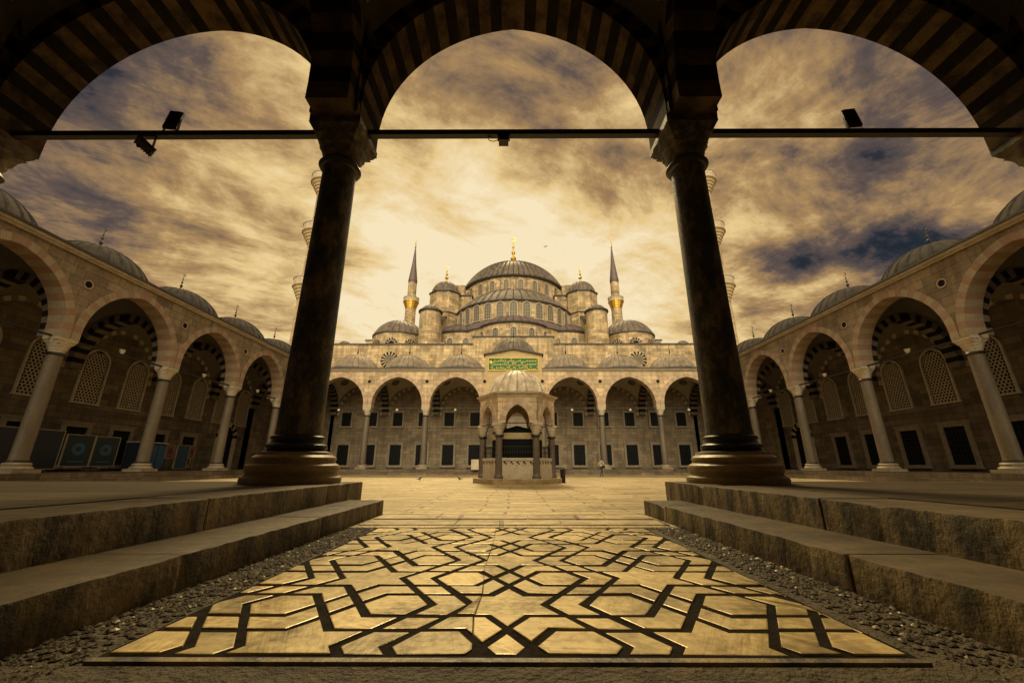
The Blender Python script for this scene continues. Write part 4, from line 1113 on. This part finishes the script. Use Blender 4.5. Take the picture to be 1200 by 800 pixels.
# ================================================================== BOARDS AND BOOTHS UNDER THE LEFT ARCADE
M['blue'] = rough_mat('blue_painted_sheet', (.02, .07, .16), (.03, .10, .20), 2., .45)
M['teal'] = rough_mat('teal_poster', (.004, .016, .024), (.006, .024, .03), 3., .5)
M['orange'] = rough_mat('orange_poster', (.20, .06, .02), (.15, .045, .02), 3., .5)
M['sky_blue'] = rough_mat('light_blue_poster', (.02, .06, .09), (.015, .045, .07), 3., .5)
M['navy'] = rough_mat('navy_board', (.008, .014, .03), (.012, .02, .035), 3., .5)
def board(x, y, rz, w, h, z0, mat, label, name='notice_board', legs=True, emblem=None):
    r = empty(name, (x, y, ZS), label=label, cat='notice board' if name == 'notice_board' else 'booth'); r.rotation_euler.z = rz
    m = MB(); m.box(-w / 2, w / 2, -.03, .03, z0, z0 + h, mat); m.build('panel', r)
    m = MB(); t = .05
    for a in ((-w / 2 - t, -w / 2, z0 - t, z0 + h + t), (w / 2, w / 2 + t, z0 - t, z0 + h + t), (-w / 2, w / 2, z0 + h, z0 + h + t), (-w / 2, w / 2, z0 - t, z0)): m.box(a[0], a[1], -.05, .05, a[2], a[3], M['base_grey'])
    m.build('frame', r)
    if emblem:
        m = MB()
        for k in range(18):
            a0, a1 = 2 * PI * k / 18, 2 * PI * (k + 1) / 18
            m.quad([(.25 * w * math.cos(a) * q, -.038, z0 + h * .55 + .25 * w * math.sin(a) * q) for a, q in ((a0, .4), (a1, .4), (a1, 1), (a0, 1))], emblem)
        m.quad([(-w * .3, -.038, z0 + h * .12), (w * .3, -.038, z0 + h * .12), (w * .3, -.038, z0 + h * .16), (-w * .3, -.038, z0 + h * .16)], emblem); m.build('picture', r)
    for sx in (-1, 1):
        m = MB(); m.tube((sx * w * .4, 0, 0), (sx * w * .4, 0, z0), .03, .03, M['iron']); m.build('leg', r)
    return r
rzL = PI / 2
board(-28.2, 26.6, rzL - .15, 1.5, 1.9, .35, M['teal'], 'teal notice board nearer the camera of the framed pair under the left arcade', emblem=M['blue'])
board(-28.3, 28.5, rzL - .1, 1.5, 1.9, .35, M['teal'], 'teal notice board farther from the camera of the framed pair under the left arcade', emblem=M['blue'])
board(-28.0, 23.6, rzL, 3.4, 2.2, .2, M['navy'], 'wide dark blank partition board under the left arcade', )
def booth(x, y, w, d, h, mats, label):
    r = empty('booth', (x, y, ZS), label=label, cat='booth')
    m = MB(); m.box(-d / 2, d / 2, -w / 2, w / 2, 0, h, mats[0]); m.build('body', r)
    m = MB(); m.box(-d / 2 - .05, d / 2 + .08, -w / 2 - .05, w / 2 + .05, h, h + .08, M['trim']); m.build('top', r)
    m = MB()
    for k in range(3): y0 = -w / 2 + w * k / 3 + .06; m.box(d / 2, d / 2 + .03, y0, y0 + w / 3 - .12, .15, h - .15, mats[1 + k % (len(mats) - 1)])
    m.build('door_panel', r)
booth(-29.6, 33.2, 2.6, 1.0, 2.1, (M['navy'], M['blue'], M['blue']), 'blue metal booth under the left arcade beside a column')
r = board(-28.9, 36.0, rzL, 1.3, 1.9, .15, M['sky_blue'], 'light blue poster stand between two orange posters under the left arcade')
for dy, nm in ((-1.15, 'nearer the camera than'), (1.15, 'beyond')):
    board(-29.1, 36.0 + dy, rzL, .8, 1.0, 1.0, M['orange'], f'small orange poster stand {nm} the light blue poster', emblem=M['navy'])

for b in range(7):
    nm = ('first', 'second', 'third', 'middle', 'third last', 'second last', 'last')[b]
    r = empty('hanging_lamp', (-XS + (b + .5) * B, YF, ZSP + .0), label=f'small pale lamp under the rod of the {nm} far arch counted from the left', cat='lamp', group='lamps under the far arcade rods')
    m = MB(); m.lathe([(.02, 0), (.10, -.05), (.17, -.2), (.18, -.28), (.01, -.29)], M['trim'], n=14); m.build('shade', r, 30)
    m = MB(); m.tube((0, 0, -.03), (0, 0, .05), .03, .03, M['iron']); m.build('clamp', r)
r = empty('notice_sign', (-4.35, 46.9, .31), label='small pale sign board standing on the far step left of the fountain', cat='sign')
m = MB(); m.box(-.42, .42, -.03, .03, .25, 1.35, M['trim']); m.build('panel', r)
for sx in (-.35, .35):
    m = MB(); m.tube((sx, 0, 0), (sx, 0, .25), .025, .025, M['iron']); m.build('leg', r)
r = empty('litter_bin', (2.95, 25.2, 0), label='narrow dark litter bin beside the right edge of the fountain', cat='bin')
m = MB(); m.lathe([(.13, 0), (.15, .04), (.15, .7), (.155, .72)], M['iron'], n=20); m.build('body', r, 30)
m = MB(); m.lathe([(.17, .72), (.17, .76), (.08, .86), (.01, .87)], M['iron'], n=20); m.build('lid', r, 30)

# ================================================================== PERSON WALKING, WITH BAG
def skin_body(name, joints, edges, mats_fn, subdiv=2):
    me = bpy.data.meshes.new(name); me.from_pydata([j[0] for j in joints], edges, [])
    o = bpy.data.objects.new(name, me); COL.objects.link(o)
    sk = o.modifiers.new('s', 'SKIN'); sk.use_smooth_shade = True
    for i, j in enumerate(joints):
        r = j[1]; me.skin_vertices[0].data[i].radius = (r, r) if isinstance(r, (int, float)) else r
    me.skin_vertices[0].data[0].use_root = True
    o.modifiers.new('u', 'SUBSURF').levels = subdiv
    dg = bpy.context.evaluated_depsgraph_get(); ev = o.evaluated_get(dg); nm = bpy.data.meshes.new_from_object(ev)
    o.modifiers.clear(); o.data = nm; nm.name = name
    mats, fn = mats_fn; nm.materials.clear()
    for mt in mats: nm.materials.append(mt)
    for p in nm.polygons: p.material_index = fn(p.center); p.use_smooth = True
    return o
M['shirt'] = rough_mat('cream_shirt', (.62, .52, .36), (.5, .42, .3), 6., .85)
M['jeans'] = rough_mat('dark_blue_trousers', (.02, .035, .07), (.03, .045, .08), 8., .85)
M['skin'] = rough_mat('skin', (.45, .27, .18), (.40, .24, .16), 6., .6)
M['hair'] = rough_mat('black_hair', (.012, .010, .009), (.02, .016, .013), 20., .6)
M['black'] = rough_mat('black_leather', (.012, .012, .013), (.02, .02, .02), 8., .5)
def person():
    J = [((0, 0, .92), .13)]; E_ = []
    def add(p, r, par): J.append((p, r)); E_.append((par, len(J) - 1)); return len(J) - 1
    w = add((0, .0, 1.05), (.135, .10), 0); ch = add((.01, 0, 1.25), (.165, .11), w); nb = add((.015, 0, 1.40), (.10, .08), ch); nk = add((.02, 0, 1.47), .052, nb)
    hd = add((.035, 0, 1.56), (.075, .085), nk); add((.04, 0, 1.655), (.07, .078), hd)
    for s in (1, -1):
        fw = .22 * s                                   # stride: one leg forward, one back
        hp = add((.0, s * .09, .88), .095, 0); kn = add((fw * .6 + .03, s * .095, .50), .058, hp); an = add((fw - (.10 if s < 0 else 0), s * .09, .09), .04, kn)
        add((fw + .10 - (.08 if s < 0 else 0), s * .10, .035), (.035, .04), an)
        sh = add((.01, s * .185, 1.37), .058, nb); el = add((-.13 * s - .02, s * .24, 1.13), .042, sh); wr = add((-.13 * s + .12, s * .23, .93), .028, el)
        pa = add((-.13 * s + .16, s * .225, .87), (.034, .02), wr)
    def fn(c):
        if c.z > 1.45: return 3
        if c.z < .075: return 2
        if abs(c.y) > .19 and c.z < 1.0: return 3
        if c.z < .93: return 1
        return 0
    o = skin_body('person', J, E_, ((M['shirt'], M['jeans'], M['black'], M['skin']), fn))
    # fingers and face merged into the same body mesh
    bm = bmesh.new(); bm.from_mesh(o.data); n0 = len(bm.faces)
    def tb(p, q, r0, r1):
        p, q = Vector(p), Vector(q); d = (q - p).normalized(); u = d.orthogonal().normalized(); v = d.cross(u)
        A_ = [bm.verts.new(p + (u * math.cos(t) + v * math.sin(t)) * r0) for t in [k * PI / 3 for k in range(6)]]
        B_ = [bm.verts.new(q + (u * math.cos(t) + v * math.sin(t)) * r1) for t in [k * PI / 3 for k in range(6)]]
        for k in range(6): f = bm.faces.new((A_[k], A_[(k + 1) % 6], B_[(k + 1) % 6], B_[k])); f.material_index = 3
        f = bm.faces.new(B_); f.material_index = 3
    for s in (1, -1):
        bx_ = Vector((-.13 * s + .17, s * .225, .86))
        for k, ln in enumerate((.065, .075, .07, .055)):
            p = bx_ + Vector((-.03 + .02 * k, 0, -.01)); q = p + Vector((.012, -s * .01, -ln * .6)); tb(p, q, .009, .008); tb(q, q + Vector((-.01, -s * .02, -ln * .4)), .008, .006)
        tb(bx_ + Vector((.025, 0, .01)), bx_ + Vector((.055, -s * .01, -.035)), .010, .008)
    tb((.105, 0, 1.575), (.135, 0, 1.565), .012, .010); tb((.03, .078, 1.575), (.028, .095, 1.58), .02, .014); tb((.03, -.078, 1.575), (.028, -.095, 1.58), .02, .014)
    bm.to_mesh(o.data); bm.free()
    o.location = (8.25, 39.3, 0.02); o.rotation_euler.z = math.radians(35); o.scale = (.96,) * 3
    tag(o, 'person in a cream shirt and dark trousers walking across the court, bag on the hip', 'person')
    h = MB(); 
    for i in range(9):
        for j in range(16):
            q = lambda a, b: (.025 + .09 * math.sin(b) * math.cos(a) - .008, .088 * math.sin(b) * math.sin(a), 1.605 + .10 * math.cos(b))
            a0, a1 = 2 * PI * j / 16, 2 * PI * (j + 1) / 16; b0, b1 = PI * .62 * i / 9, PI * .62 * (i + 1) / 9
            if math.cos((a0 + a1) / 2) > .35 and (b0 + b1) / 2 > 1.0: continue
            h.quad([q(a0, b0), q(a1, b0), q(a1, b1), q(a0, b1)], M['hair'])
    h.build('hair', o, True)
    b = empty('shoulder_bag', (8.25, 39.3, 0.02), label='black bag hanging at the hip of the walking person', cat='bag'); b.rotation_euler.z = math.radians(35)
    m = MB(); m.box(-.17, .15, -.31, -.18, .72, .98, M['black']); k = m.build('pouch', b)
    bv = k.modifiers.new('b', 'BEVEL'); bv.width = .03; bv.segments = 3
    m = MB(); pts = [(-.1, -.24, .97), (-.12, -.14, 1.15), (-.11, .02, 1.30), (-.04, .11, 1.415), (.04, .11, 1.41), (.11, .02, 1.30), (.12, -.14, 1.15), (.1, -.24, .97)]
    for p, q in zip(pts, pts[1:]): m.tube(p, q, .014, .014, M['black'], 6)
    m.build('strap', b)
person()

# ================================================================== PIGEONS
def pigeon(x, y, z, rz, label, fly=False, s=1.):
    J = [((0, 0, .13), .055)]; E_ = []
    def add(p, r, par): J.append((p, r)); E_.append((par, len(J) - 1)); return len(J) - 1
    c = add((.07, 0, .15), .05, 0); n_ = add((.12, 0, .20), .028, c); h_ = add((.14, 0, .24), .024, n_); add((.175, 0, .235), .007, h_)
    t = add((-.09, 0, .115), (.04, .025), 0); add((-.19, 0, .10), (.035, .008), t)
    if not fly:
        for sy in (1, -1): l = add((.01, sy * .03, .07), .014, 0); add((.02, sy * .03, .005), .006, l)
    else:
        for sy in (1, -1): l = add((.02, sy * .14, .19), (.02, .05), 0); add((-.03, sy * .30, .17), (.006, .03), l)
    o = skin_body('pigeon' if not fly else 'bird', J, E_, ((M['pg'],), lambda c_: 0), 1)
    o.location = (x, y, z); o.rotation_euler.z = rz; o.scale = (s,) * 3
    return tag(o, label, 'pigeon' if not fly else 'bird', 'pigeons on the court' if not fly else 'birds in the sky')
M['pg'] = rough_mat('pigeon_feathers', (.05, .05, .06), (.12, .11, .11), 25., .7)
pigeon(-6.4, 28.6, 0, .6, 'grey pigeon on the flagstones, farther left from the fountain', s=1.2)
pigeon(-3.7, 28.9, 0, 2.9, 'grey pigeon on the flagstones, just left of the fountain', s=1.2)
pigeon(5.5, 60, 36.4, 1., 'tiny dark bird flying to the right of the main dome finial', True, 1.3)

# ================================================================== LIGHT
SUN_EL, SUN_AZ = math.radians(49), math.radians(187)    # veiled sun ahead, a little to the left of the dome
sd = Vector((math.sin(SUN_AZ) * math.cos(SUN_EL), -math.cos(SUN_AZ) * math.cos(SUN_EL), math.sin(SUN_EL)))
L = bpy.data.lights.new('sun', 'SUN'); L.energy = 2.2; L.angle = math.radians(14); L.color = (1., .79, .41)
so = bpy.data.objects.new('sun', L); COL.objects.link(so); so.rotation_euler = sd.to_track_quat('Z', 'Y').to_euler()

w = bpy.data.worlds.new('World'); sc.world = w; w.use_nodes = True; nt = w.node_tree; nt.nodes.clear()
out = nt.nodes.new('ShaderNodeOutputWorld'); bg = nt.nodes.new('ShaderNodeBackground'); lk(nt, bg.outputs[0], out.inputs[0])
sky = nt.nodes.new('ShaderNodeTexSky'); sky.sky_type = 'NISHITA'; sky.sun_disc = False; sky.sun_elevation = SUN_EL; sky.sun_rotation = PI - SUN_AZ
tc = nt.nodes.new('ShaderNodeTexCoord'); D = tc.outputs['Generated']; d = xyz(nt, D)
# cloud layer: direction projected on a high flat deck, so streaks converge towards the horizon
zz = mathn(nt, 'ADD', mathn(nt, 'MAXIMUM', d[2], 0.), .10)
P2 = comb(nt, mathn(nt, 'DIVIDE', d[0], zz), mathn(nt, 'DIVIDE', d[1], zz), 0.)
Pr = mapv(nt, P2, (1., 1., 1.), (0, 0, math.radians(-28)), (3.1, 1.7, 0))
n1 = noisen(nt, mapv(nt, Pr, (.9, 1.0, 1)), 2.6, 14, .68, .35)
n2 = noisen(nt, mapv(nt, Pr, (.8, 1.7, 1), loc=(7, 3, 0)), 2.3, 13, .68, .3)
n3 = noisen(nt, D, 4.2, 5, .55)
nn = mathn(nt, 'ADD', mathn(nt, 'MULTIPLY', n1, .62), mathn(nt, 'MULTIPLY', n2, .38))
# brightness of the cloud deck: strongest low in the north behind the mosque
vd = nt.nodes.new('ShaderNodeVectorMath'); vd.operation = 'DOT_PRODUCT'; lk(nt, D, vd.inputs[0]); vd.inputs[1].default_value = Vector((-.06, .93, .36)).normalized()
g0 = mathn(nt, 'MAXIMUM', vd.outputs['Value'], 0.)
glow = mathn(nt, 'POWER', g0, 4.5)
base = mathn(nt, 'ADD', mathn(nt, 'MULTIPLY', glow, .46), mathn(nt, 'MULTIPLY_ADD', mathn(nt, 'MULTIPLY_ADD', d[1], 1.6, .2, True), .27, .10))
for dv, k, am in (((0, -.8, .6), 1.5, 1.15), ((0, .93, .37), 7, .17), ((0, .45, .89), 9, -.13), ((.64, .661, .391), 900, -.28), ((.535, .753, .384), 1100, -.22), ((.585, .71, .388), 1100, -.24), ((.70, .61, .375), 600, -.30), ((.69, .56, .46), 1100, -.12), ((.64, .62, .43), 900, .20), ((.70, .58, .43), 700, .20),  # first term brightens the unseen sky behind the camera to light the facade
                  ((.551, .527, .648), 60, -.08), ((0, .631, .776), 60, -.12), ((-.2, .62, .76), 90, -.06), ((-.583, .494, .645), 260, -.10), ((-.676, .49, .55), 300, -.10), ((-.728, .521, .445), 90, -.08),
                  ((0, .818, .575), 90, .16), ((-.32, .844, .431), 40, .10), ((.30, .85, .43), 60, .08)):
    vn = nt.nodes.new('ShaderNodeVectorMath'); vn.operation = 'DOT_PRODUCT'; lk(nt, D, vn.inputs[0]); vn.inputs[1].default_value = Vector(dv).normalized()
    base = mathn(nt, 'ADD', base, mathn(nt, 'MULTIPLY', mathn(nt, 'POWER', mathn(nt, 'MAXIMUM', vn.outputs['Value'], 0.), k), am))
v = mathn(nt, 'ADD', base, mathn(nt, 'MULTIPLY', mathn(nt, 'SUBTRACT', nn, .5), 2.05))
v = mathn(nt, 'ADD', v, mathn(nt, 'MULTIPLY', mathn(nt, 'SUBTRACT', n3, .5), .35), clamp=True)
cl = ramp(nt, v, [(0., (.014, .024, .038)), (.16, (.040, .040, .050)), (.34, (.125, .088, .072)), (.55, (.40, .245, .105)), (.76, (.78, .56, .25)), (1., (.92, .77, .50))])
skc = mixc(nt, 1., sky.outputs[0], (.006, .0062, .0055), 'MULTIPLY')
cov = ramp(nt, v, [(.05, 0.), (.22, 1.)])
full = mixc(nt, cov, skc, cl)
vb = nt.nodes.new('ShaderNodeVectorMath'); vb.operation = 'DOT_PRODUCT'; lk(nt, D, vb.inputs[0]); vb.inputs[1].default_value = (0, -.83, .56)
back_fill = mathn(nt, 'MULTIPLY_ADD', mathn(nt, 'POWER', mathn(nt, 'MAXIMUM', vb.outputs['Value'], 0.), 7.), 5.5, 1.)   # bright sky added out of view to light the far facade
vs = nt.nodes.new('ShaderNodeVectorMath'); vs.operation = 'SCALE'; lk(nt, full, vs.inputs[0]); lk(nt, back_fill, vs.inputs['Scale']); full = vs.outputs[0]
lk(nt, full, bg.inputs[0]); bg.inputs[1].default_value = .72

# ================================================================== CAMERA
cam = bpy.data.cameras.new('camera'); co = bpy.data.objects.new('camera', cam); COL.objects.link(co)
cam.sensor_width = 36; cam.lens = 467 / 1200 * 36; cam.clip_start = .05; cam.clip_end = 4000
co.location = (0, 0, CAMZ); co.rotation_euler = (math.radians(90) + math.atan(145.5 / 467), 0, math.radians(.22))
sc.camera = co
sc.view_settings.view_transform = 'Standard'; sc.view_settings.look = 'None'; sc.view_settings.exposure = .5; sc.view_settings.gamma = 1.
sc.render.engine = 'CYCLES'; sc.cycles.use_denoising = True; sc.cycles.max_bounces = 6; sc.cycles.diffuse_bounces = 3; sc.cycles.glossy_bounces = 3
sc.cycles.sample_clamp_indirect = 4.
